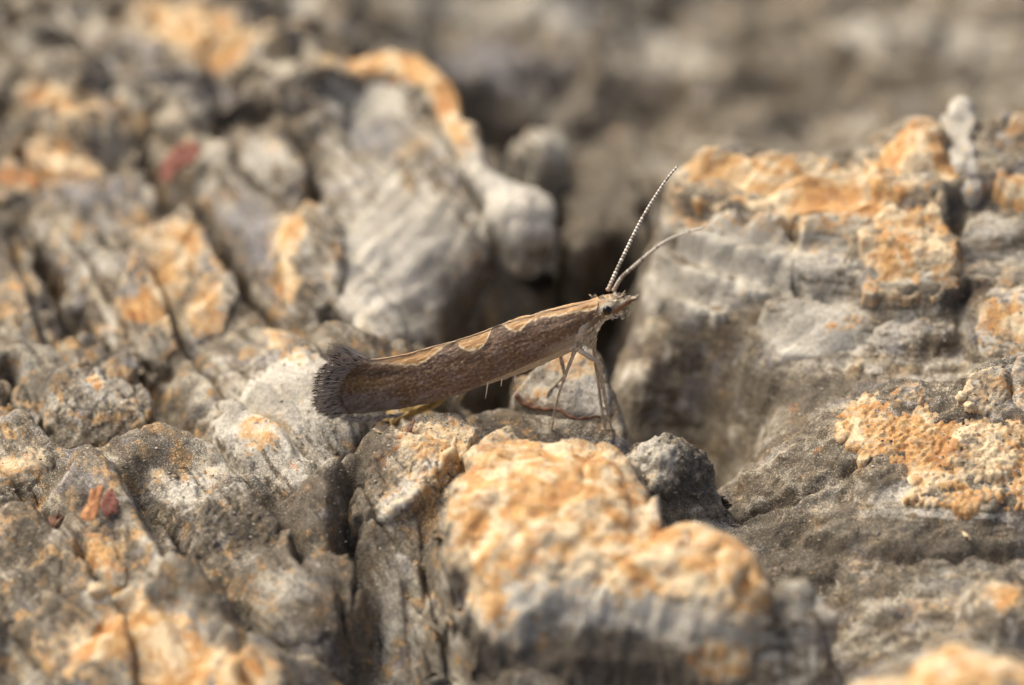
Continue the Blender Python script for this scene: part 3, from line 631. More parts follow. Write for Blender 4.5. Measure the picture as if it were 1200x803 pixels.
# ------------------------------------------------------------------ stains and painted shade: fixed to spots on the bark itself
# (px, py, rx, ry, rotation, kind, strength) -> the spot's world point is found on the surface, radii are millimetres
STAINS_SHADE = [
    (565, 468, 30, 14, 0, 'dark', .6),  # shade of the gap under the moth, painted dark
    (690, 180, 60, 70, 0, 'dark', .5), (720, 260, 40, 50, 0, 'dark', .5), (560, 130, 60, 60, 0, 'dark', .3), (930, 110, 60, 50, 0, 'dark', .45), (560, 70, 90, 36, 0, 'blue', .8), (160, 80, 50, 40, 0, 'blue', .5), (250, 110, 50, 24, 20, 'blue', .6), (90, 200, 60, 26, 25, 'blue', .4), (300, 270, 26, 60, -30, 'blue', .5), (440, 150, 40, 20, 20, 'blue', .4), (640, 130, 60, 50, 0, 'blue', .4),  # dark spots in the gully behind the cleft paint in its shade
    # broad dark dirt, shade painted dark, and broad cream patches
    (930, 600, 110, 60, 0, 'dark', .24), (1060, 660, 140, 50, 0, 'dark', .18), (900, 480, 60, 40, 0, 'dark', .25), (860, 440, 50, 50, 0, 'dark', .22), (360, 610, 60, 50, 0, 'dark', .36), (270, 700, 90, 50, 0, 'dark', .26), (50, 660, 80, 60, 0, 'dark', .22), (460, 680, 60, 90, 0, 'dark', .28), (170, 520, 60, 26, 0, 'dark', .3), (430, 530, 30, 50, 25, 'dark', .35),  # dark spot beside the tail plate: a stain plus painted shade
    (828, 490, 24, 36, 0, 'dark', .5), (540, 350, 40, 60, 20, 'dark', .4), (700, 760, 90, 40, 0, 'dark', .3),  # painted shade: hollow by the legs, hump wall at the cleft, knob's lower front
    (600, 550, 62, 50, 0, 'ochre', .75), (700, 560, 62, 52, 0, 'ochre', .75), (560, 620, 36, 46, 0, 'ochre', .7), (650, 640, 76, 36, 0, 'ochre', .55), (745, 650, 50, 40, 0, 'ochre', .7), (830, 655, 54, 40, 10, 'ochre', .75), (880, 700, 26, 26, 0, 'ochre', .5), (575, 700, 20, 16, 0, 'ochre', .45), (850, 770, 40, 20, 0, 'ochre', .5),
    (640, 715, 90, 18, 0, 'pale', .35), (770, 735, 80, 14, 5, 'pale', .45), (600, 740, 30, 30, 0, 'pale', .4), (700, 765, 60, 20, 0, 'dark', .5), (660, 790, 80, 20, 0, 'dark', .4), (780, 780, 40, 14, 0, 'dark', .4), (560, 750, 20, 30, 0, 'dark', .5), (470, 280, 70, 60, 20, 'pale', .35), (420, 110, 50, 30, 0, 'pale', .3), (330, 460, 70, 40, -20, 'pale', .35), (960, 385, 60, 30, 0, 'pale', .35), (850, 300, 70, 34, 0, 'pale', .35), (590, 235, 40, 26, 40, 'pale', .9), (630, 250, 30, 24, 0, 'pale', .8), (555, 195, 14, 30, -25, 'pale', .6), (540, 150, 9, 30, -20, 'pale', .4),  # dark spots at the knob's foot paint shade on its lower front
    (100, 130, 90, 20, 25, 'ochre', .35), (250, 40, 70, 30, 10, 'ochre', .35), (460, 66, 60, 16, 4, 'ochre', .9), (505, 85, 30, 18, 30, 'ochre', .9), (530, 122, 16, 40, -25, 'ochre', .9), (545, 165, 12, 24, -25, 'ochre', .4), (520, 125, 7, 26, -25, 'rust', .5), (470, 92, 20, 7, 10, 'rust', .45),
    (200, 330, 60, 60, 30, 'ochre', .22), (330, 300, 20, 50, 5, 'ochre', .3), (110, 740, 90, 26, -15, 'ochre', .3), (200, 770, 60, 30, 0, 'ochre', .3), (290, 785, 40, 24, 0, 'ochre', .5), (60, 190, 60, 20, 20, 'ochre', .3), (20, 215, 40, 14, 0, 'rust', .3), (880, 215, 110, 24, 3, 'ochre', .35), (1060, 250, 80, 50, 0, 'ochre', .3), (1185, 370, 40, 30, 0, 'ochre', .35), (120, 300, 30, 16, 30, 'pale', .4), (430, 330, 40, 60, 15, 'pale', .3),
    (270, 620, 60, 40, 0, 'dark', .3), (390, 720, 40, 60, 0, 'dark', .3), (30, 440, 40, 20, 0, 'dark', .3), (560, 790, 60, 30, 0, 'dark', .3),
    # ochre
    (215, 285, 24, 30, 30, 'ochre', .55), (180, 340, 18, 34, 35, 'ochre', .5), (240, 365, 20, 26, 20, 'ochre', .5), (160, 360, 14, 14, 0, 'ochre', .4),
    (300, 498, 22, 20, 0, 'ochre', .48), (345, 415, 26, 12, 20, 'ochre', .38), (343, 540, 7, 7, 0, 'rust', .5),
    (340, 275, 12, 26, 10, 'ochre', .5), (335, 330, 7, 36, 5, 'ochre', .42), (385, 300, 6, 36, 5, 'ochre', .3), (328, 385, 16, 16, 0, 'ochre', .5),
    (500, 510, 34, 16, -10, 'ochre', .35), (440, 545, 12, 18, 30, 'rust', .45), (462, 520, 7, 20, 30, 'rust', .4),
    (455, 590, 30, 10, -30, 'pale', .6), (500, 540, 30, 8, -40, 'pale', .6), (485, 565, 20, 8, -40, 'pale', .5),
    (675, 430, 26, 14, 0, 'ochre', .62), (665, 408, 16, 12, 0, 'ochre', .5), (688, 470, 20, 20, 0, 'pale', .55), (618, 462, 18, 8, 0, 'rust', .5), (625, 455, 18, 7, 0, 'ochre', .5),
    (620, 520, 60, 10, 0, 'rust', .25), (575, 520, 22, 6, 0, 'rust', .3), (655, 545, 10, 6, 0, 'rust', .4), (690, 560, 12, 6, 30, 'rust', .35), (610, 640, 30, 10, 0, 'rust', .3), (735, 640, 20, 12, 40, 'rust', .4), (800, 660, 18, 14, 0, 'rust', .35), (800, 630, 24, 8, 0, 'rust', .4), (815, 770, 14, 12, 0, 'rust', .7), (880, 650, 14, 30, 30, 'pale', .4),
    (640, 690, 70, 14, 0, 'pale', .4), (760, 715, 60, 10, 5, 'pale', .45), (850, 775, 30, 16, 0, 'ochre', .4), (580, 720, 14, 40, -20, 'ochre', .42), (560, 705, 12, 10, 0, 'ochre', .4),
    (765, 530, 24, 18, 0, 'pale', .95), (812, 560, 20, 26, 0, 'dark', .45), (790, 585, 36, 14, 0, 'dark', .35),
    # right
    (860, 195, 70, 9, 5, 'ochre', .5), (930, 225, 50, 7, 2, 'pale', .5), (880, 262, 60, 12, 2, 'ochre', .5), (800, 250, 20, 20, 0, 'ochre', .3),
    (950, 290, 24, 7, -3, 'ochre', .55), (960, 265, 40, 10, 0, 'ochre', .4), (1055, 280, 32, 24, 0, 'rust', .42), (1040, 300, 30, 14, 0, 'ochre', .4), (1050, 328, 40, 8, 0, 'pale', .6), (1125, 305, 12, 12, 0, 'ochre', .55),
    (1000, 235, 40, 12, 0, 'ochre', .4), (1065, 190, 50, 30, 0, 'ochre', .3), (1100, 190, 14, 24, 0, 'rust', .45), (1060, 215, 40, 10, 0, 'rust', .22), (1135, 200, 10, 24, -20, 'blue', .55), (1190, 225, 30, 18, 0, 'ochre', .35), (1170, 320, 20, 12, 0, 'ochre', .4), (1185, 375, 22, 14, -10, 'ochre', .5),
    (990, 375, 16, 12, -30, 'ochre', .5), (930, 400, 26, 10, 0, 'pale', .3), (1000, 400, 26, 10, 0, 'pale', .4),
    (1145, 535, 16, 14, 0, 'dark', .55), (1130, 515, 12, 12, 0, 'dark', .4), (1170, 500, 16, 14, 0, 'rust', .3), (1005, 500, 30, 6, 0, 'rust', .25),
    (1050, 575, 26, 8, -15, 'pale', .75), (1035, 560, 14, 10, 0, 'dark', .3), (1120, 600, 90, 7, 2, 'pale', .55), (960, 522, 8, 6, -30, 'rust', .6), (925, 478, 8, 6, -30, 'rust', .55),
    (1175, 695, 14, 14, 0, 'ochre', .7), (1165, 690, 30, 14, 0, 'ochre', .35), (1010, 668, 10, 20, 0, 'ochre', .3), (1080, 710, 20, 7, -15, 'ochre', .4), (1050, 718, 18, 5, -15, 'rust', .4), (1100, 675, 26, 12, -30, 'pale', .45), (1030, 640, 30, 14, 0, 'pale', .25),
    (900, 620, 40, 30, 0, 'dark', .2), (960, 660, 40, 30, 0, 'dark', .25), (930, 540, 60, 20, -15, 'pale', .2), (1000, 610, 60, 16, -10, 'pale', .2), (930, 450, 60, 16, 10, 'dark', .35), (1000, 445, 50, 12, 0, 'dark', .35), (1090, 340, 50, 10, 0, 'dark', .5), (1140, 350, 30, 14, 0, 'dark', .45), (1120, 250, 20, 14, 0, 'dark', .55), (900, 345, 80, 8, 3, 'dark', .4), (1120, 640, 60, 14, 0, 'dark', .3), (1110, 270, 14, 30, 0, 'dark', .4),
    (1090, 790, 80, 30, 0, 'ochre', .2), (1120, 770, 20, 10, 0, 'rust', .3),
    # left, back
    (200, 20, 60, 26, 10, 'ochre', .4), (100, 25, 30, 26, 0, 'pale', .5), (255, 65, 26, 22, 0, 'ochre', .5), (330, 10, 40, 14, 0, 'pale', .5), (350, 20, 20, 8, 0, 'ochre', .3), (560, 8, 120, 14, 0, 'pale', 1.0), (560, 4, 60, 8, 0, 'ochre', .5), (670, 22, 40, 18, 0, 'pale', 1.0), (345, 12, 30, 14, 0, 'pale', .5), (780, 60, 70, 40, 0, 'pale', .5), (1050, 40, 110, 34, 0, 'pale', .5), (1150, 70, 60, 40, 0, 'pale', .35), (860, 30, 60, 30, 0, 'pale', .35),
    (60, 115, 34, 10, 15, 'ochre', .5), (75, 165, 30, 12, 25, 'ochre', .45), (15, 208, 26, 12, 0, 'rust', .45), (25, 212, 28, 12, 0, 'ochre', .5), (0, 130, 20, 8, 0, 'ochre', .4), (165, 140, 20, 12, 0, 'ochre', .45), (55, 185, 30, 7, 20, 'pale', .5), (110, 155, 20, 7, 20, 'blue', .7), (90, 220, 40, 14, 25, 'blue', .5), (170, 265, 20, 10, 0, 'ochre', .42),
    (250, 175, 12, 26, 0, 'pale', .5), (300, 190, 20, 26, 0, 'pale', .4), (320, 170, 14, 10, 0, 'ochre', .4), (20, 330, 16, 12, 0, 'ochre', .45), (10, 365, 16, 10, 0, 'ochre', .4), (70, 265, 10, 20, 10, 'ochre', .3), (110, 310, 12, 8, 0, 'blue', .4), (130, 385, 10, 20, -30, 'pale', .4), (150, 430, 20, 20, 40, 'blue', .5), (340, 430, 20, 14, 0, 'pale', .4), (285, 425, 30, 12, 0, 'blue', .4),
    (415, 110, 40, 22, 0, 'pale', .3), (430, 150, 36, 18, 20, 'blue', .5), (520, 195, 16, 40, -20, 'blue', .4), (480, 75, 44, 9, 8, 'ochre', .4), (525, 130, 10, 34, -25, 'ochre', .4), (515, 130, 8, 16, -30, 'rust', .35), (455, 100, 16, 8, 0, 'rust', .3), (470, 320, 40, 60, 10, 'pale', .25), (600, 240, 30, 20, 40, 'pale', .5), (640, 185, 24, 26, 0, 'pale', .3), (715, 158, 10, 8, 0, 'ochre', .6),
    # left, front
    (120, 455, 22, 14, 0, 'pale', .4), (145, 465, 14, 16, 0, 'ochre', .3), (92, 485, 16, 8, 0, 'blue', .6), (112, 447, 10, 6, 0, 'ochre', .4), (15, 548, 26, 14, 0, 'ochre', .6), (45, 530, 10, 10, 0, 'ochre', .4), (10, 555, 10, 8, 0, 'rust', .4),
    (180, 555, 16, 8, 0, 'ochre', .4), (245, 555, 12, 10, 0, 'ochre', .35), (230, 570, 50, 18, 0, 'pale', .3), (215, 640, 26, 40, 20, 'blue', .35), (95, 575, 24, 10, 0, 'blue', .55), (330, 590, 30, 20, 0, 'dark', .3), (420, 545, 18, 34, 30, 'dark', .45), (120, 505, 30, 8, 0, 'dark', .3),  # dark spot by the pale tail plate is stain and painted shade together
    (115, 645, 20, 24, 0, 'ochre', .5), (130, 665, 14, 10, 0, 'rust', .35), (0, 615, 10, 20, 0, 'ochre', .4), (110, 692, 9, 8, 0, 'pale', .8), (160, 700, 20, 7, 0, 'ochre', .4), (120, 755, 40, 12, -15, 'ochre', .5), (200, 780, 30, 30, 0, 'ochre', .45), (160, 725, 40, 12, 0, 'ochre', .3), (205, 728, 10, 7, 0, 'pale', .6), (350, 680, 40, 20, 0, 'pale', .3), (420, 640, 14, 50, 10, 'dark', .25), (450, 720, 10, 50, 8, 'pale', .4), (480, 745, 12, 40, 0, 'pale', .4), (530, 660, 16, 40, 0, 'dark', .25), (500, 620, 14, 40, 10, 'dark', .2),
]
KINDS = ['ochre', 'pale', 'dark', 'rust', 'blue']
allV = np.concatenate([s['V'] for s in SURF])
apx, apy, ad = to_px(allV)
# coarse nearest-surface lookup
GW, GH, CS = 320, 240, 6.0
ix = ((apx + 300) / CS).astype(int); iy = ((apy + 300) / CS).astype(int)
ok = (ix >= 0) & (ix < GW) & (iy >= 0) & (iy < GH)
order = np.argsort(-ad[ok]); near = np.full((GH, GW), -1)
idx = np.nonzero(ok)[0][order]
near[iy[idx], ix[idx]] = idx
def surface_at(px, py):
    i, j = int((px + 300) / CS), int((py + 300) / CS)
    i = min(max(i, 0), GW - 1); j = min(max(j, 0), GH - 1)
    k = near[j, i]
    return allV[k] if k >= 0 else on_height(px, py, -3.0)

spots = [(surface_at(s[0], s[1]), s) for s in STAINS_SHADE]
bark_objs = []
for sf in SURF:
    V = sf['V']
    A = {k: np.full(len(V), sf['stain'].get(k, 0.0)) for k in KINDS}
    lo, hi = V.min(0) - 3, V.max(0) + 3
    jx = V[:, 0] + 0.25 * fbm(V[:, 0] * 1.5, V[:, 1] * 1.5, V[:, 2] * 1.5, 2)
    jy = V[:, 1] + 0.25 * fbm(V[:, 0] * 1.5 + 40, V[:, 1] * 1.5, V[:, 2] * 1.5, 2)
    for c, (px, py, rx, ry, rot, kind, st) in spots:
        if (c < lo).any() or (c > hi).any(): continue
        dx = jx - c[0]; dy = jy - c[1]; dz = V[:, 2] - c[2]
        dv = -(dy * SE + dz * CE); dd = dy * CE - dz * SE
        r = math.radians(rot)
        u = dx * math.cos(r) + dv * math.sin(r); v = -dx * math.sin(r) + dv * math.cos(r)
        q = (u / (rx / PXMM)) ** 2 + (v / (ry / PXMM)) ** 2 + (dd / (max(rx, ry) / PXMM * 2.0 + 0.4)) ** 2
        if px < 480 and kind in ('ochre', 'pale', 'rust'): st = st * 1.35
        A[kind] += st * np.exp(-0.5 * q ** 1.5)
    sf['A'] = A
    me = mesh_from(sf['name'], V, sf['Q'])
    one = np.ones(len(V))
    set_attr(me, 'stain_shade_a', np.stack([A['ochre'], A['pale'], A['dark'], one], 1))
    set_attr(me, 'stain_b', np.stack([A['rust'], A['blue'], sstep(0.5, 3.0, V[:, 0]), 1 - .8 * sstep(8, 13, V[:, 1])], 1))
    if not bark_objs:
        o = link('bark_ground', me, BARK, label='weathered grey and ochre bark surface broken into plates and furrows', kind='structure')
    else:
        o = link(sf['name'], me, BARK, parent=bark_objs[0], label=sf.get('label'))
    bark_objs.append(o)
GROUND = bark_objs[0]

# ------------------------------------------------------------------ the moth
YC = 0.10                                  # its plane of symmetry (world Y)
def curve(pts, n):
    """smooth curve through points, evenly resampled"""
    P = np.array(pts, float)
    t = np.concatenate([[0], np.cumsum(np.linalg.norm(np.diff(P, axis=0), axis=1) + 1e-9)])
    m = np.gradient(P, t, axis=0)
    out = []
    for q in np.linspace(0, t[-1], n):
        i = min(max(np.searchsorted(t, q) - 1, 0), len(t) - 2)
        h = t[i + 1] - t[i]; s_ = (q - t[i]) / h
        out.append((2 * s_**3 - 3 * s_**2 + 1) * P[i] + (s_**3 - 2 * s_**2 + s_) * h * m[i] + (-2 * s_**3 + 3 * s_**2) * P[i + 1] + (s_**3 - s_**2) * h * m[i + 1])
    return np.array(out)

def tube(C, R, sides=10, flat=None, cap=True):
    """loft along a world-space centre line; flat squeezes one way"""
    C = np.asarray(C); n = len(C)
    T = np.gradient(C, axis=0); T /= np.linalg.norm(T, axis=1)[:, None] + 1e-9
    up = np.array((0.0, 1.0, 0.0))
    V = []
    for i in range(n):
        a = np.cross(T[i], up); a /= np.linalg.norm(a) + 1e-9
        b = np.cross(a, T[i])
        for k in range(sides):
            th = 2 * math.pi * k / sides
            fa, fb = (1, 1) if flat is None else flat
            V.append(C[i] + R[i] * (fa * math.cos(th) * a + fb * math.sin(th) * b))
    Q = [(i * sides + k, i * sides + (k + 1) % sides, (i + 1) * sides + (k + 1) % sides, (i + 1) * sides + k) for i in range(n - 1) for k in range(sides)]
    V = list(V)
    if cap:
        for i in (0, n - 1):
            V.append(C[i]); c = len(V) - 1
            for k in range(sides):
                a_, b_ = i * sides + k, i * sides + (k + 1) % sides
                Q.append((a_, b_, c, c) if i else (b_, a_, c, c))
    return np.array(V), Q

def mesh_poly(name, V, Q, smooth=True):
    me = bpy.data.meshes.new(name)
    F = [tuple(dict.fromkeys(int(i) for i in q)) for q in Q]
    me.from_pydata([tuple(map(float, v)) for v in V], [], F)
    me.polygons.foreach_set('use_smooth', np.full(len(me.polygons), smooth, dtype=bool))
    me.update()
    return me

def tint(me, rgb):
    rgb = np.asarray(rgb, float)
    if rgb.ndim == 1: rgb = np.tile(rgb, (len(me.vertices), 1))
    set_attr(me, 'tint', np.hstack([np.clip(rgb, 0.004, 0.95), np.ones((len(rgb), 1))]))

SCALES = attr_material('moth_scales', 0.62, 0.35, 0.35, 60.0, vary=0.32)
HORN = attr_material('moth_horn', 0.55, 0.4, 0.2, 60.0)
HAIR = attr_material('moth_hair', 0.6, 0.3)
def eye_mat():
    s = NT('moth_eye'); s.b.inputs['Base Color'].default_value = (0.008, 0.006, 0.005, 1); s.b.inputs['Roughness'].default_value = 0.22
    return s.m

moth = bpy.data.objects.new('moth', None); col.objects.link(moth)
moth.location = on_depth(660, 500, YC)
moth['label'] = 'slender brown moth with a wavy tan back stripe and raised antennae standing on bark'
moth['category'] = 'moth'
bpy.context.view_layer.update()
minv = np.array(moth.location)
def part(name, me, mat, parent=moth, label=None, kind=None):
    # children keep world placement
    for v in (): pass
    co = np.empty(len(me.vertices) * 3, np.float32); me.vertices.foreach_get('co', co)
    co = co.reshape(-1, 3) - minv.astype(np.float32)
    me.vertices.foreach_set('co', co.ravel()); me.update()
    return link(name, me, mat, parent=parent, label=label, kind=kind)

# --- forewings
TOP = curve([(701, 351), (680, 355), (650, 362), (620, 370), (600, 376), (560, 390), (530, 400), (500, 408), (470, 416), (440, 421), (418, 421), (398, 417)], 300)
LOW = curve([(699, 370), (692, 384), (676, 399), (655, 412), (632, 422), (600, 435), (570, 449), (545, 460), (510, 471), (480, 478), (450, 482), (420, 485), (400, 485), (384, 480)], 300)
NU, NV = 300, 110
u = np.linspace(0, 1, NU)[None, :]; t = np.linspace(0, 1, NV)[:, None]
wpx = TOP[None, :, 0] * (1 - t) + LOW[None, :, 0] * t
wpy = TOP[None, :, 1] * (1 - t) + LOW[None, :, 1] * t
wd = 0.55 + 0.45 * sstep(0.0, 0.18, u) - 0.55 * sstep(0.55, 1.0, u)
prof = np.interp(t[:, 0], [0, .05, .16, .26, .45, .7, .9, 1.0], [0, -.055, -.19, -.27, -.40, -.49, -.50, -.44])[:, None]
ker = np.ones(9) / 9
pp = np.concatenate([-prof[4:0:-1, 0] * 0 + prof[0, 0], prof[:, 0], np.full(4, prof[-1, 0])]); prof = np.convolve(pp, ker, 'valid')[:, None]; prof = prof - prof[0]
wy_ = YC + prof * wd
# small undulations of the worn wing
wpy = wpy + 0.8 * perlin(u * 9 + 0 * t, t * 2.5 + 0 * u, 0 * u * t + 3.3)
W = np.zeros((NV, NU, 3))
for i in range(NV):
    for j in range(NU):
        W[i, j] = on_depth(wpx[i, j], wpy[i, j], wy_[i, j])
# colour pattern
SB = np.array([(705, 358), (692, 363), (663, 368), (640, 371), (622, 375), (616, 381), (611, 387), (604, 388), (597, 386), (590, 381), (582, 379), (577, 382), (573, 393), (567, 404), (560, 410), (550, 411), (542, 408), (536, 403), (531, 400), (524, 403), (516, 410), (503, 419), (490, 428), (476, 428), (460, 427), (443, 426), (420, 424), (400, 420), (380, 420)])[::-1]
sb = np.interp(wpx, SB[:, 0], SB[:, 1])
axis_s = (wpx - 400) * .95 - (wpy - 450) * .31
axis_n = (wpx - 400) * .31 + (wpy - 450) * .95
o_ = 0 * wpx
j1 = fbm(axis_s / 9, axis_n / 5, o_, 3) * 1.6
dist = wpy - sb + j1
streak = fbm(axis_s / 22, axis_n / 2.6, o_ + 2, 3)
spk = fbm(axis_s / 4.0, axis_n / 3.0, o_ + 7, 3)
mott = fbm(axis_s / 26, axis_n / 14, o_ + 9, 3)
def L(*c): return np.array(c, float)
def mixc(a, b, k): return a * (1 - k[..., None]) + b * k[..., None]
side = np.zeros(W.shape) + L(.205, .112, .050)
side = mixc(side, L(.29, .175, .092), sstep(-.1, .5, streak + mott * .9))
side = mixc(side, L(.235, .165, .130), sstep(.25, .9, (wpy - sb) / 60 + mott * .6) * .75)       # greyer towards the outer edge
side = mixc(side, L(.34, .19, .075), sstep(640, 700, wpx + mott * 20) * .65)                   # warm shoulder
side = mixc(side, L(.105, .066, .042), sstep(15, 3, np.abs(dist - 7)) * sstep(470, 500, wpx) * .55)   # dark band under the stripe
side = mixc(side, L(.33, .19, .065), np.exp(-(((wpx - 425) / 38) ** 2 + ((wpy - 449) / 9) ** 2)) * .9)
side = mixc(side, L(.40, .335, .265), np.exp(-(((wpx - 450) / 60) ** 2 + ((wpy - 474) / 10) ** 2)) * sstep(-.5, .4, spk + mott) * .85)
side = mixc(side, L(.085, .052, .03), np.exp(-(((wpx - 446) / 46) ** 2 + ((wpy - 437) / 5) ** 2)) * .8)
side = mixc(side, L(.10, .075, .065), sstep(.12, .42, spk) * .75)
side = mixc(side, L(.46, .36, .24), sstep(.22, .55, -spk) * .6)
side = mixc(side, L(.58, .50, .37), sstep(.72, 1.0, t + o_ + mott * .12) * sstep(625, 660, wpx) * .85)      # pale front margin
side = mixc(side, L(.38, .29, .20), sstep(.90, 1.0, t + o_) * .5)
strp = np.zeros(W.shape) + L(.40, .215, .075)
strp = mixc(strp, L(.54, .34, .145), sstep(-.1, .6, streak + spk * .5))
strp = mixc(strp, L(.25, .125, .045), sstep(.1, .6, -streak + mott * .5) * .75)
strp = mixc(strp, L(.22, .14, .09), sstep(.25, .55, spk) * .5)
strp = mixc(strp, L(.60, .47, .32), sstep(6, 0, wpy - np.array(TOP)[None, :, 1]) * .35)
tailk = sstep(470, 420, wpx)
strp = mixc(strp, L(.36, .28, .21), tailk * .7)
colr = mixc(strp, side * .80, sstep(-1.0, 1.2, dist))
tooth = .55 + .45 * np.maximum(np.exp(-((wpx - 560) / 16) ** 2), np.exp(-((wpx - 608) / 10) ** 2)) - .25 * tailk
colr = mixc(colr, L(.80, .66, .42), np.exp(-((dist + .2) / 1.5) ** 2) * tooth * 1.0 * sstep(-.5, .35, fbm(axis_s / 7, axis_n / 9, o_ + 5, 2) + .2))
for near_ in (True, False):
    V = W.copy()
    if not near_: V[..., 1] = 2 * YC - V[..., 1]
    Nw = grid_normals(V) * (1 if near_ else -1)
    # raised rows of scales
    V = V + Nw * (0.007 * fbm(axis_s / 5, axis_n / 3, o_ + 4, 2) + 0.025 * mott)[..., None]
    back = V - Nw * 0.02
    q1 = grid_quads(NV, NU)
    allq = np.concatenate([q1, q1[:, ::-1] + NV * NU])
    rim = np.concatenate([np.arange(NU), np.arange(1, NV) * NU + NU - 1, (NV - 1) * NU + np.arange(NU - 2, -1, -1), np.arange(NV - 2, 0, -1) * NU])
    r2 = np.roll(rim, -1)
    allq = np.concatenate([allq, np.stack([r2, rim, rim + NV * NU, r2 + NV * NU], 1)])
    me = mesh_from('forewing', np.concatenate([V.reshape(-1, 3), back.reshape(-1, 3)]), allq)
    tint(me, np.concatenate([colr.reshape(-1, 3), colr.reshape(-1, 3) * .9]))
    part('forewing', me, SCALES, label='brown forewing with cream edged tan stripe' if near_ else None)

# --- body with head, thorax and abdomen
ST = [(452, 468, .06), (470, 464, .14), (510, 454, .24), (560, 436, .34), (610, 416, .42), (645, 398, .47), (668, 388, .46), (684, 378, .42), (694, 370, .33), (702, 364, .28), (711, 359, .27), (720, 354.5, .22), (727, 352, .12), (730, 351, .03)]
cc = curve([(a, b_, c * 100) for a, b_, c in ST], 90)
C = np.array([on_depth(p[0], p[1], YC) for p in cc]); R = cc[:, 2] / 100
SD = 36
V, Q = tube(C, R, SD, flat=(1.0, .92))
th = np.tile(2 * math.pi * np.arange(SD) / SD, 90)
topness = np.concatenate([np.cos(th), [0, 0]])
ctr = np.concatenate([np.repeat(C, SD, 0), C[:1], C[-1:]])
nrm = V - ctr; nrm /= np.linalg.norm(nrm, axis=1)[:, None] + 1e-9
if nrm[SD * 60][2] < 0: topness = -topness
V = V + nrm * (0.030 * fbm(V[:, 0] * 5, V[:, 1] * 8, V[:, 2] * 8, 3))[:, None]
bpx, bpy_, _ = to_px(V)
bc = np.zeros(V.shape) + L(.50, .42, .31)
nb = fbm(V[:, 0] * 4, V[:, 1] * 9, V[:, 2] * 9, 3)
bc = mixc(bc, L(.66, .55, .38), sstep(0, .5, nb))
bc = mixc(bc, L(.48, .32, .17), sstep(.35, .75, topness + nb * .3) * sstep(640, 690, bpx))
bc = mixc(bc, L(.74, .64, .46), sstep(.5, .25, np.abs(topness - .35)) * sstep(690, 706, bpx))
bc = mixc(bc, L(.26, .165, .085), sstep(.40, .25, np.abs(topness + .10)) * sstep(682, 694, bpx) * sstep(726, 716, bpx))
bc = mixc(bc, L(.70, .62, .47), sstep(-.35, -.7, topness) * sstep(660, 690, bpx))
me = mesh_poly('body', V, Q); tint(me, bc)
body = part('body', me, SCALES, label='cream and brown scaly head, thorax and abdomen')

# --- eyes
def ellipsoid(c, rx, ry, rz, nu=20, nv=12):
    V, Q = [], []
    for i in range(nv + 1):
        a = math.pi * i / nv
        for k in range(nu):
            b_ = 2 * math.pi * k / nu
            V.append((c[0] + rx * math.sin(a) * math.cos(b_), c[1] + ry * math.sin(a) * math.sin(b_), c[2] + rz * math.cos(a)))
    for i in range(nv):
        for k in range(nu): Q.append((i * nu + k, (i + 1) * nu + k, (i + 1) * nu + (k + 1) % nu, i * nu + (k + 1) % nu))
    return np.array(V), Q
EYE = eye_mat()
for sgn in (-1, 1):
    c = on_depth(711.5, 363.5, YC - .215); c[1] = YC + sgn * .215
    V, Q = ellipsoid(c, .115, .095, .115)
    part('eye', mesh_poly('eye', V, Q), EYE, label='black round eye')

# --- palps reaching forward
for sgn in (-1, 1):
    pts = [(711, 367, .12), (720, 363, .14), (730, 357, .12), (739, 352, .09), (746, 349, .06)]
    C = curve([on_depth(a, b_, YC + sgn * k) for a, b_, k in pts], 40)
    s_ = np.linspace(0, 1, 40)
    R = np.interp(s_, [0, .2, .6, .9, 1], [.07, .105, .085, .05, .012])
    V, Q = tube(C, R, 14, flat=(1.0, .7))
    V = V + 0.02 * np.stack([fbm(V[:, 0] * 9 + k * 7, V[:, 1] * 9, V[:, 2] * 9, 2) for k in range(3)], 1)
    cc_ = np.concatenate([np.tile(np.cos(2 * math.pi * np.arange(14) / 14), 40), [0, 0]])
    ctr = np.concatenate([np.repeat(C, 14, 0), C[:1], C[-1:]])
    upn = (V - ctr)[:, 2] / (np.concatenate([np.repeat(R, 14), [1, 1]]) + 1e-6)
    pc = np.zeros(V.shape) + L(.30, .145, .06)
    pc = mixc(pc, L(.72, .60, .42), sstep(.35, .7, upn)); pc = mixc(pc, L(.62, .52, .34), sstep(-.55, -.8, upn))
    me = mesh_poly('palp', V, Q); tint(me, pc)
    part('palp', me, SCALES)

# --- antennae
def antenna(pts, rad, lab):
    n = 420
    C = curve([on_depth(*p) for p in pts], n)
    s_ = np.linspace(0, 1, n)
    seg = 40
    ph = (s_ * seg) % 1.0
    bead = np.sin(math.pi * ph) ** 0.7
    R = rad * np.interp(s_, [0, .03, .5, 1], [1.5, 1.15, .95, .62]) * (0.72 + 0.33 * bead)
    V, Q = tube(C, R, 10)
    k = np.concatenate([np.repeat(bead, 10), [0, 0]]); ss = np.concatenate([np.repeat(s_, 10), [0, 1]])
    segid = np.concatenate([np.repeat((s_ * seg).astype(int), 10), [0, 0]])
    pale_bead = (np.random.RandomState(3).rand(seg + 1) > .22)[segid]  # beads coloured fully pale, chosen at random
    c_ = mixc(np.zeros(V.shape) + L(.15, .10, .065), L(.82, .75, .60), sstep(.45, .8, k) * (.35 + .65 * pale_bead))
    c_ = mixc(c_, L(.42, .31, .20), sstep(.14, .0, ss))
    me = mesh_poly('antenna', V, Q); tint(me, c_)
    part('antenna', me, HORN, label=lab)
antenna([(712, 341, YC + .12), (719, 325, YC + .35), (735, 291, YC + .85), (752, 257, YC + 1.35), (770, 227, YC + 1.75), (783, 208, YC + 2.0), (794, 195, YC + 2.15)], .043, 'upright antenna ringed cream and brown')
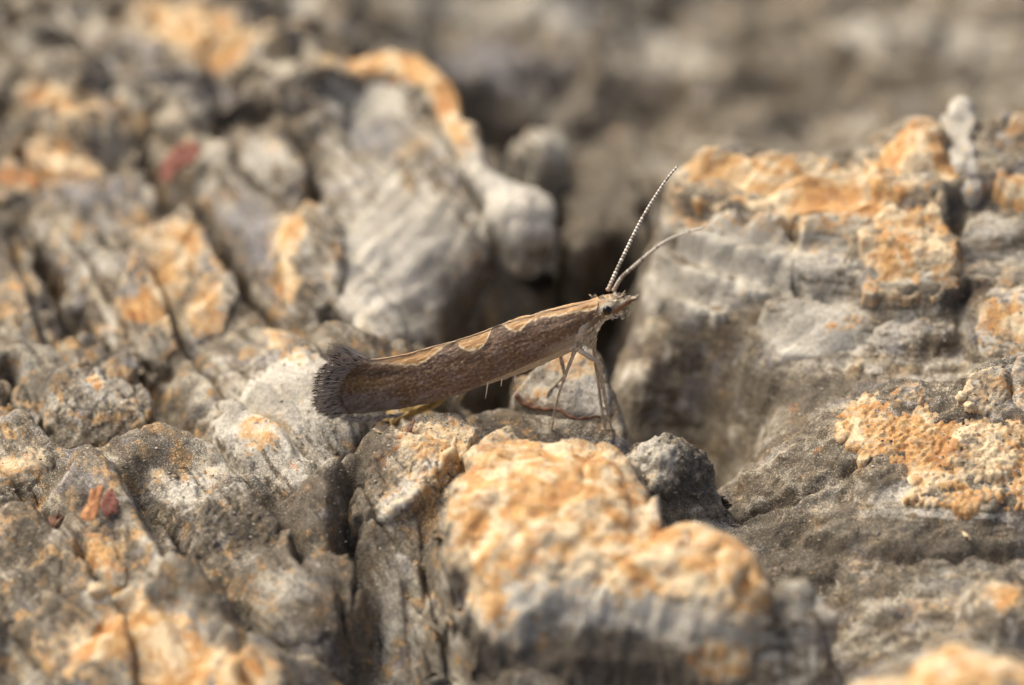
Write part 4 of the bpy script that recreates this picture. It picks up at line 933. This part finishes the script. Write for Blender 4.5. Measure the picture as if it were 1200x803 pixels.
antenna([(719, 341, YC - .10), (727, 327, YC - .15), (743, 312, YC - .25), (762, 296, YC - .35), (783, 281, YC - .45), (803, 273, YC - .52), (824, 267, YC - .6)], .040, 'forward leaning ringed antenna')

# --- legs
def leg(pts, foot, radii, lab=None, shade=1.0, spurs=()):
    P_ = [on_depth(*p) for p in pts]
    f = surface_at(*foot).copy() + np.array((0, 0, .01))
    a = P_[-1]
    P_.append(a * .35 + f * .65 + np.array((-.02, 0, .06)))
    P_.append(f)
    P_.append(f + np.array((.09, -.03, -.005)))
    C = []
    for p, q in zip(P_[:-1], P_[1:]):
        for k in np.linspace(0, 1, 12, endpoint=False): C.append(p * (1 - k) + q * k)
    C.append(P_[-1]); C = np.array(C)
    C[1:-1] = (C[:-2] + 2 * C[1:-1] + C[2:]) / 4
    s_ = np.linspace(0, 1, len(C))
    R = .82 * np.interp(s_, np.linspace(0, 1, len(radii)), radii)
    R = R * (1 + .10 * np.sin(s_ * 60))
    V, Q = tube(C, R, 10)
    V = V + 0.010 * np.stack([fbm(V[:, 0] * 14 + k * 7, V[:, 1] * 14, V[:, 2] * 14, 2) for k in range(3)], 1)
    nb = fbm(V[:, 0] * 9, V[:, 1] * 9, V[:, 2] * 9, 2)
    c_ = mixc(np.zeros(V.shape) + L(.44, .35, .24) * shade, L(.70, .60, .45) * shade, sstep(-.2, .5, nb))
    me = mesh_poly('leg', V, Q); tint(me, c_)
    o = part('leg', me, HORN, label=lab)
    for (a0, b0, a1, b1, yy) in spurs:
        C = np.linspace(on_depth(a0, b0, yy), on_depth(a1, b1, yy - .05), 8)
        V, Q = tube(C, np.linspace(.032, .006, 8), 8)
        me = mesh_poly('spur', V, Q); tint(me, L(.86, .80, .64))
        part('spur', me, HORN, parent=o)
    return o
leg([(677, 404, YC - .25), (670, 420, YC - .35), (657, 455, YC - .38)], (646, 500), [.075, .055, .038, .034, .028, .022], 'thin pale front leg')
leg([(672, 405, YC - .30), (684, 414, YC - .5), (702, 425, YC - .55), (708, 462, YC - .35)], (718, 500), [.085, .075, .065, .055, .045, .036, .026], 'bent middle leg')
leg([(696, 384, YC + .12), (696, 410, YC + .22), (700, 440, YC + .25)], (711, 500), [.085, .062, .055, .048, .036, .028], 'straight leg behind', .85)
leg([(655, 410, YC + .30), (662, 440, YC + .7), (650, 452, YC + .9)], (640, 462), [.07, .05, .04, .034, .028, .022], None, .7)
leg([(640, 402, YC - .05), (610, 420, YC - .15), (578, 437, YC - .18), (550, 452, YC - .15)], (536, 478), [.08, .075, .06, .05, .04, .03, .025], 'hind leg folded under the wing', .7,
    spurs=[(573, 438, 569, 467, YC - .24), (590, 430, 587, 453, YC - .24), (605, 424, 603, 448, YC - .24)])
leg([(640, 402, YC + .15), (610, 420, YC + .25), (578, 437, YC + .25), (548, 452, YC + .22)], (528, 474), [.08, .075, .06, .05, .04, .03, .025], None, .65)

# --- fringe of hair scales round the wing tips
rs = np.random.RandomState(5)
def hairs(name, roots, tips, n, width, colf, lab, curl=0.10, jit=1.6):
    V, F, Cc = [], [], []
    R0 = curve(roots, 200); T0 = curve(tips, 200)
    for h in range(n):
        a = rs.rand(); i = int(a * 199)
        r = R0[i] + np.append(rs.normal(size=2) * jit, rs.normal() * .05); q = T0[min(max(i + int(rs.normal() * 4), 0), 199)] + np.append(rs.normal(size=2) * jit * 1.3, rs.normal() * .10)
        ln = .72 + .33 * rs.rand()
        p0 = on_depth(*r); p1 = p0 + (on_depth(*q) - p0) * ln
        d = p1 - p0; sidev = np.cross(d, np.array((0, -CE, SE))); sidev /= np.linalg.norm(sidev) + 1e-9
        bend = np.array((0, rs.normal() * .3, rs.normal() * .5)) * curl
        base = len(V); m = 6
        for k in range(m):
            s_ = k / (m - 1)
            c = p0 + d * s_ + bend * s_ * s_
            w_ = width * (0.7 + .6 * math.sin(math.pi * min(s_ * .9 + .1, 1))) * (1 - .75 * max(0, s_ - .6) / .4)
            V += [c - sidev * w_, c + sidev * w_ + np.array((0, -.004, .004))]
            cv = colf(a, s_ * ln, rs.rand()); Cc += [cv, cv]
        for k in range(m - 1):
            F.append((base + 2 * k, base + 2 * k + 1, base + 2 * k + 3, base + 2 * k + 2))
    me = mesh_from(name, np.array(V), np.array(F)); tint(me, np.array(Cc))
    return part(name, me, HAIR, label=lab, kind='stuff')
def fcol(a, s_, r):
    band = max(math.exp(-((s_ - .36) / .06) ** 2), math.exp(-((s_ - .62) / .06) ** 2), math.exp(-((s_ - .90) / .07) ** 2))
    c = L(.33, .26, .20) * (1 - band) + L(.075, .055, .05) * band
    return c * (.75 + .5 * r)
def tcol(a, s_, r):
    c = L(.46, .40, .32) if r > .3 else L(.22, .18, .14)
    return (c * (1 - s_ * .3) + L(.62, .55, .45) * s_ * .3) * (.8 + .4 * r)
fy = YC - .18
def fbase(a, s_, r): return (L(.29, .23, .175) * (1 - s_) + L(.48, .41, .33) * s_) * (.65 + .6 * r)
def fdash(a, s_, r): return L(.055, .042, .040) * (.7 + .9 * r)
FR = [(424, 423, fy - .06), (407, 436, fy - .10), (398, 452, fy - .13), (395, 468, fy - .14), (406, 485, fy - .12)]
FT = [(392, 415, fy - .05), (373, 434, fy - .08), (365, 457, fy - .12), (368, 479, fy - .14), (388, 491, fy - .14)]
mixp = lambda k: [tuple(np.array(a) * (1 - k) + np.array(b_) * k - np.array((0, 0, .012))) for a, b_ in zip(FR, FT)]
hairs('fringe', FR, FT, 520, .007, fbase, 'barred hair fringe round the wing tip', jit=1.6)
for k0, k1, n in ((.16, .30, 120), (.44, .60, 120), (.74, 1.02, 110)):
    hairs('fringe_bar', mixp(k0), mixp(k1), n, .0065, fdash, 'row of dark scale dashes across the fringe', curl=.05, jit=1.1)
hairs('fringe', [(436, 422, YC + .05), (424, 421, YC + .05), (412, 420, YC), (402, 420, YC)],
      [(392, 401, YC + .25), (386, 404, YC + .2), (382, 410, YC + .1), (378, 417, YC)], 300, .007, tcol, 'upturned tuft of grey hairs at the wing tip', jit=1.6)
hairs('fringe', [(405, 488, fy - .1), (425, 490, fy - .1), (450, 488, fy - .12), (475, 485, fy - .15)],
      [(392, 493, fy - .15), (410, 495, fy - .15), (436, 493, fy - .15), (462, 490, fy - .18)], 160, .007, tcol, 'short hairs along the lower wing edge', jit=1.0)
# --- tufts of loose scales on breast and head
def tufts(name, spots_, lab):
    V, F, Cc = [], [], []
    for (x, y, yy, sx, sy, dx, dy, n, cl) in spots_:
        for h in range(n):
            p0 = on_depth(x + rs.normal() * sx, y + rs.normal() * sy, YC + yy + rs.normal() * .06)
            d = on_depth(x + dx, y + dy, YC + yy) - on_depth(x, y, YC + yy)
            d = d * (.45 + .5 * rs.rand()) + rs.normal(size=3) * .018
            sd_ = np.cross(d, np.array((0, -CE, SE)) + rs.normal(size=3) * .4); sd_ *= (.016 + .010 * rs.rand()) / (np.linalg.norm(sd_) + 1e-9)
            b0 = len(V)
            V += [p0, p0 + d * .55 + sd_, p0 + d, p0 + d * .55 - sd_]
            F.append((b0, b0 + 1, b0 + 2, b0 + 3))
            cv = np.array(cl) * (.75 + .45 * rs.rand()); Cc += [cv] * 4
    me = mesh_from(name, np.array(V), np.array(F)); tint(me, np.array(Cc))
    return part(name, me, HAIR, label=lab, kind='stuff')
CR = (.60, .51, .36); TN = (.44, .29, .14)
tufts('scale_tuft', [(696, 386, -.30, 3, 4, -5, 9, 60, CR), (688, 397, -.36, 4, 4, -4, 9, 60, CR), (678, 404, -.38, 4, 3, -6, 6, 40, (.55, .47, .35)), (699, 380, -.22, 2, 2, 1, 8, 26, CR)], 'ragged cream scales on the breast')
tufts('scale_tuft', [(704, 349, -.08, 5, 1.5, -3, -2, 24, (.62, .49, .31)), (722, 348, -.08, 4, 2, 6, -4, 34, CR), (716, 353, -.18, 5, 1.6, 7, -2, 40, CR), (727, 370, -.14, 4, 2, 6, -5, 26, (.66, .56, .36)), (714, 372, -.20, 6, 1.5, 6, -1, 30, CR), (736, 350, -.12, 4, 1.2, 7, -3, 22, CR), (704, 372, -.24, 4, 1.5, 5, -2, 20, (.40, .29, .16))], 'brushed cream and tan scales on head and face')
# ------------------------------------------------------------------ loose bits lying on the bark
def chip_material(name, a, b):
    s = NT(name)
    geo = s.n('ShaderNodeNewGeometry').outputs['Position']
    n = s.noise(geo, 9.0, 4, 0.6)
    s.l(s.mix(s.mapr(n, .36, .64), a, b), s.b.inputs['Base Color'])
    s.b.inputs['Roughness'].default_value = .75
    bp = s.n('ShaderNodeBump'); bp.inputs['Strength'].default_value = .6; bp.inputs['Distance'].default_value = .05
    s.l(n, bp.inputs['Height']); s.l(bp.outputs[0], s.b.inputs['Normal'])
    return s.m
ORANGE = chip_material('orange_chip', (.34, .13, .045), (.60, .29, .11))
RED = chip_material('red_chip', (.17, .055, .032), (.34, .13, .08))
BROWN = chip_material('brown_chip', (.095, .04, .022), (.19, .085, .04))
YELLOW = chip_material('yellow_chip', (.30, .19, .06), (.50, .34, .12))
CREAM = chip_material('cream_chip', (.52, .38, .20), (.74, .60, .38))

def flake_obj(name, pts, lift, thick, mat, label, cat, curlz=0.0, group=None):
    """a chip: outline in photograph points, laid on the bark there with its own thickness and bow"""
    c = np.mean([p[:2] for p in pts], axis=0)
    zc = surface_at(*c)[2]
    O = np.array([on_height(p[0], p[1], zc + lift + (p[2] if len(p) > 2 else 0)) for p in pts])
    O = np.stack([O, (O + np.roll(O, -1, 0)) / 2 + np.random.RandomState(int(c[0])).normal(size=O.shape) * .045], 1).reshape(-1, 3)
    m = O.mean(0)
    rings = [O * k + m * (1 - k) for k in (1.0, .93, .6, .25)]
    n = len(O)
    V, F = [], []
    for side_ in (1, -1):
        for r_i, r in enumerate(rings):
            h = thick * (0 if r_i == 0 else .5) * side_
            for p in r:
                q = p.copy(); e = np.linalg.norm(p[:2] - m[:2])
                q[2] += h + curlz * e * e + .02 * float(perlin(np.array(p[0] * 6), np.array(p[1] * 6), np.array(1.0 + side_)))
                V.append(q)
        V.append(m + np.array((0, 0, thick * .5 * side_)))
    nl = n * len(rings) + 1
    for si in (0, 1):
        o0 = si * nl
        for r_i in range(len(rings) - 1):
            for k in range(n):
                q = (o0 + r_i * n + k, o0 + r_i * n + (k + 1) % n, o0 + (r_i + 1) * n + (k + 1) % n, o0 + (r_i + 1) * n + k)
                F.append(q if si == 0 else q[::-1])
        for k in range(n):
            q = (o0 + (len(rings) - 1) * n + k, o0 + (len(rings) - 1) * n + (k + 1) % n, o0 + nl - 1)
            F.append(q if si == 0 else q[::-1])
    for k in range(n):
        F.append((k, nl + k, nl + (k + 1) % n, (k + 1) % n))
    me = mesh_poly(name, V, F)
    return link(name, me, mat, label=label, cat=cat, group=group)

flake_obj('bark_flake', [(99, 612, 0), (94, 604, .05), (106, 574, .45), (115, 570, .5), (121, 574, .5), (117, 596, .2), (108, 613, 0)], .02, .05, ORANGE, 'bright orange elongated bark flake leaning above the orange stained knob', 'flake', .1)
flake_obj('bark_flake', [(121, 600, 0), (122, 580, .25), (132, 572, .3), (140, 588, .15), (138, 604, 0), (126, 606, 0)], .01, .05, RED, 'dark red bark flake touching the bright orange flake', 'flake', .1)
flake_obj('bark_flake', [(54, 622, 0), (56, 606, .1), (70, 597, .2), (76, 606, .1), (64, 620, 0)], .01, .05, BROWN, 'small rusty bark flake beside the orange flakes', 'flake', .1)
flake_obj('bark_flake', [(187, 212, 0), (190, 190, .3), (204, 172, .55), (226, 166, .6), (236, 178, .45), (228, 192, .3), (208, 200, .2), (198, 216, 0)], .05, .08, RED, 'large reddish brown curled bark flake far behind the moth tail', 'flake', .12)
flake_obj('bark_flake', [(448, 496, 0), (452, 486, .1), (470, 480, .2), (500, 472, .3), (520, 468, .35), (522, 473, .3), (498, 482, .15), (476, 490, .05), (458, 502, 0)], .12, .08, YELLOW, 'yellow brown curled bark shaving under the moth wing', 'flake', .15)
flake_obj('bark_splinter', [(436, 503, 0), (438, 502, .05), (449, 506, .08), (450, 508, .08), (442, 507, 0)], .04, .03, CREAM, 'tiny straw coloured splinter below the moth tail', 'splinter')
flake_obj('bark_splinter', [(1118, 619), (1122, 617), (1136, 628), (1138, 633), (1130, 629)], .05, .05, CREAM, 'tiny straw coloured splinter below the broad ochre crust', 'splinter')
flake_obj('bark_splinter', [(474, 514, 0), (477, 502, .08), (484, 491, .15), (487, 492, .15), (483, 504, .08), (477, 516, 0)], .03, .05, BROWN, 'red brown splinter stuck in the crumbly ochre clump', 'splinter')

def grain_obj(px, py, r, mat, label, group=None):
    c = surface_at(px, py)
    V, F = ellipsoid((0, 0, 0), 1, 1, 1, 14, 9)
    V = V * (1 + .6 * fbm(V[:, 0] * 1.6 + px, V[:, 1] * 1.3, V[:, 2] * 1.3, 2))[:, None] * np.array((1.15, 1, .85)) * r + c + np.array((0, 0, r * .35))
    return link('bark_granule', mesh_poly('bark_granule', V, F), mat, label=label, cat='granule', group=group)
grain_obj(1124, 466, .12, CREAM, 'cream granule on the ochre crust beside the folded flap', 'cream granules on the ochre crust')
grain_obj(1138, 475, .14, CREAM, 'larger cream granule on the ochre crust beside the folded flap', 'cream granules on the ochre crust')
grain_obj(112, 690, .20, CREAM, 'rounded cream granule below the orange stained knob')

# thin red root lying along the joint of the ledge
pts = [surface_at(*p) + np.array((0, 0, .02)) for p in [(604, 466), (614, 474), (630, 481), (650, 485), (675, 486), (700, 488), (718, 491)]]
C = curve(pts, 60)
C[:, 2] += .015 * np.sin(np.arange(60) * .9)
V, F = tube(C, np.interp(np.linspace(0, 1, 60), [0, .2, .8, 1], [.07, .05, .035, .015]), 8)
link('dry_rootlet', mesh_poly('dry_rootlet', V, F), BROWN, label='thin red brown rootlet lying along the ledge at the moth feet', cat='rootlet')

# crumbs and dust grains scattered over the bark
rg = np.random.RandomState(21)
sel = np.nonzero((np.abs(allV[:, 0]) < 13) & (allV[:, 1] > -8) & (allV[:, 1] < 7))[0]
NG = 14000
pick = allV[rg.choice(sel, NG)]
ico = np.array([(0, 0, 1), (.9, 0, .2), (.28, .85, .1), (-.73, .53, .2), (-.73, -.53, .15), (.28, -.85, .1), (0, 0, -.7)])
icf = np.array([(0, 1, 2), (0, 2, 3), (0, 3, 4), (0, 4, 5), (0, 5, 1), (6, 2, 1), (6, 3, 2), (6, 4, 3), (6, 5, 4), (6, 1, 5)])
rad = .012 + .032 * rg.rand(NG) ** 3
jit = 1 + .45 * (rg.rand(NG, 7, 1) - .5)
ang = rg.rand(NG) * 6.28
rx_ = np.cos(ang)[:, None] * ico[None, :, 0] - np.sin(ang)[:, None] * ico[None, :, 1]
ry_ = np.sin(ang)[:, None] * ico[None, :, 0] + np.cos(ang)[:, None] * ico[None, :, 1]
GV = np.stack([rx_ * (1 + .6 * rg.rand(NG, 1)), ry_, np.repeat(ico[None, :, 2], NG, 0) * .8], -1) * jit * rad[:, None, None] + pick[:, None, :]
GF = (icf[None] + (np.arange(NG) * 7)[:, None, None]).reshape(-1, 3)
pal = np.array([(.58, .50, .38), (.30, .24, .17), (.09, .075, .06), (.46, .31, .15), (.30, .28, .26), (.45, .38, .28)])
gc = np.repeat(pal[rg.choice(6, NG, p=[.30, .2, .2, .08, .07, .15])] * (.8 + .4 * rg.rand(NG, 1)), 7, 0)
me = mesh_from('bark_grit', GV.reshape(-1, 3), GF, smooth=False); tint(me, gc)
GRIT = attr_material('grit', .7, .4)
link('bark_grit', me, GRIT, label='fine cream and brown grit scattered over the bark', cat='grit', kind='stuff')
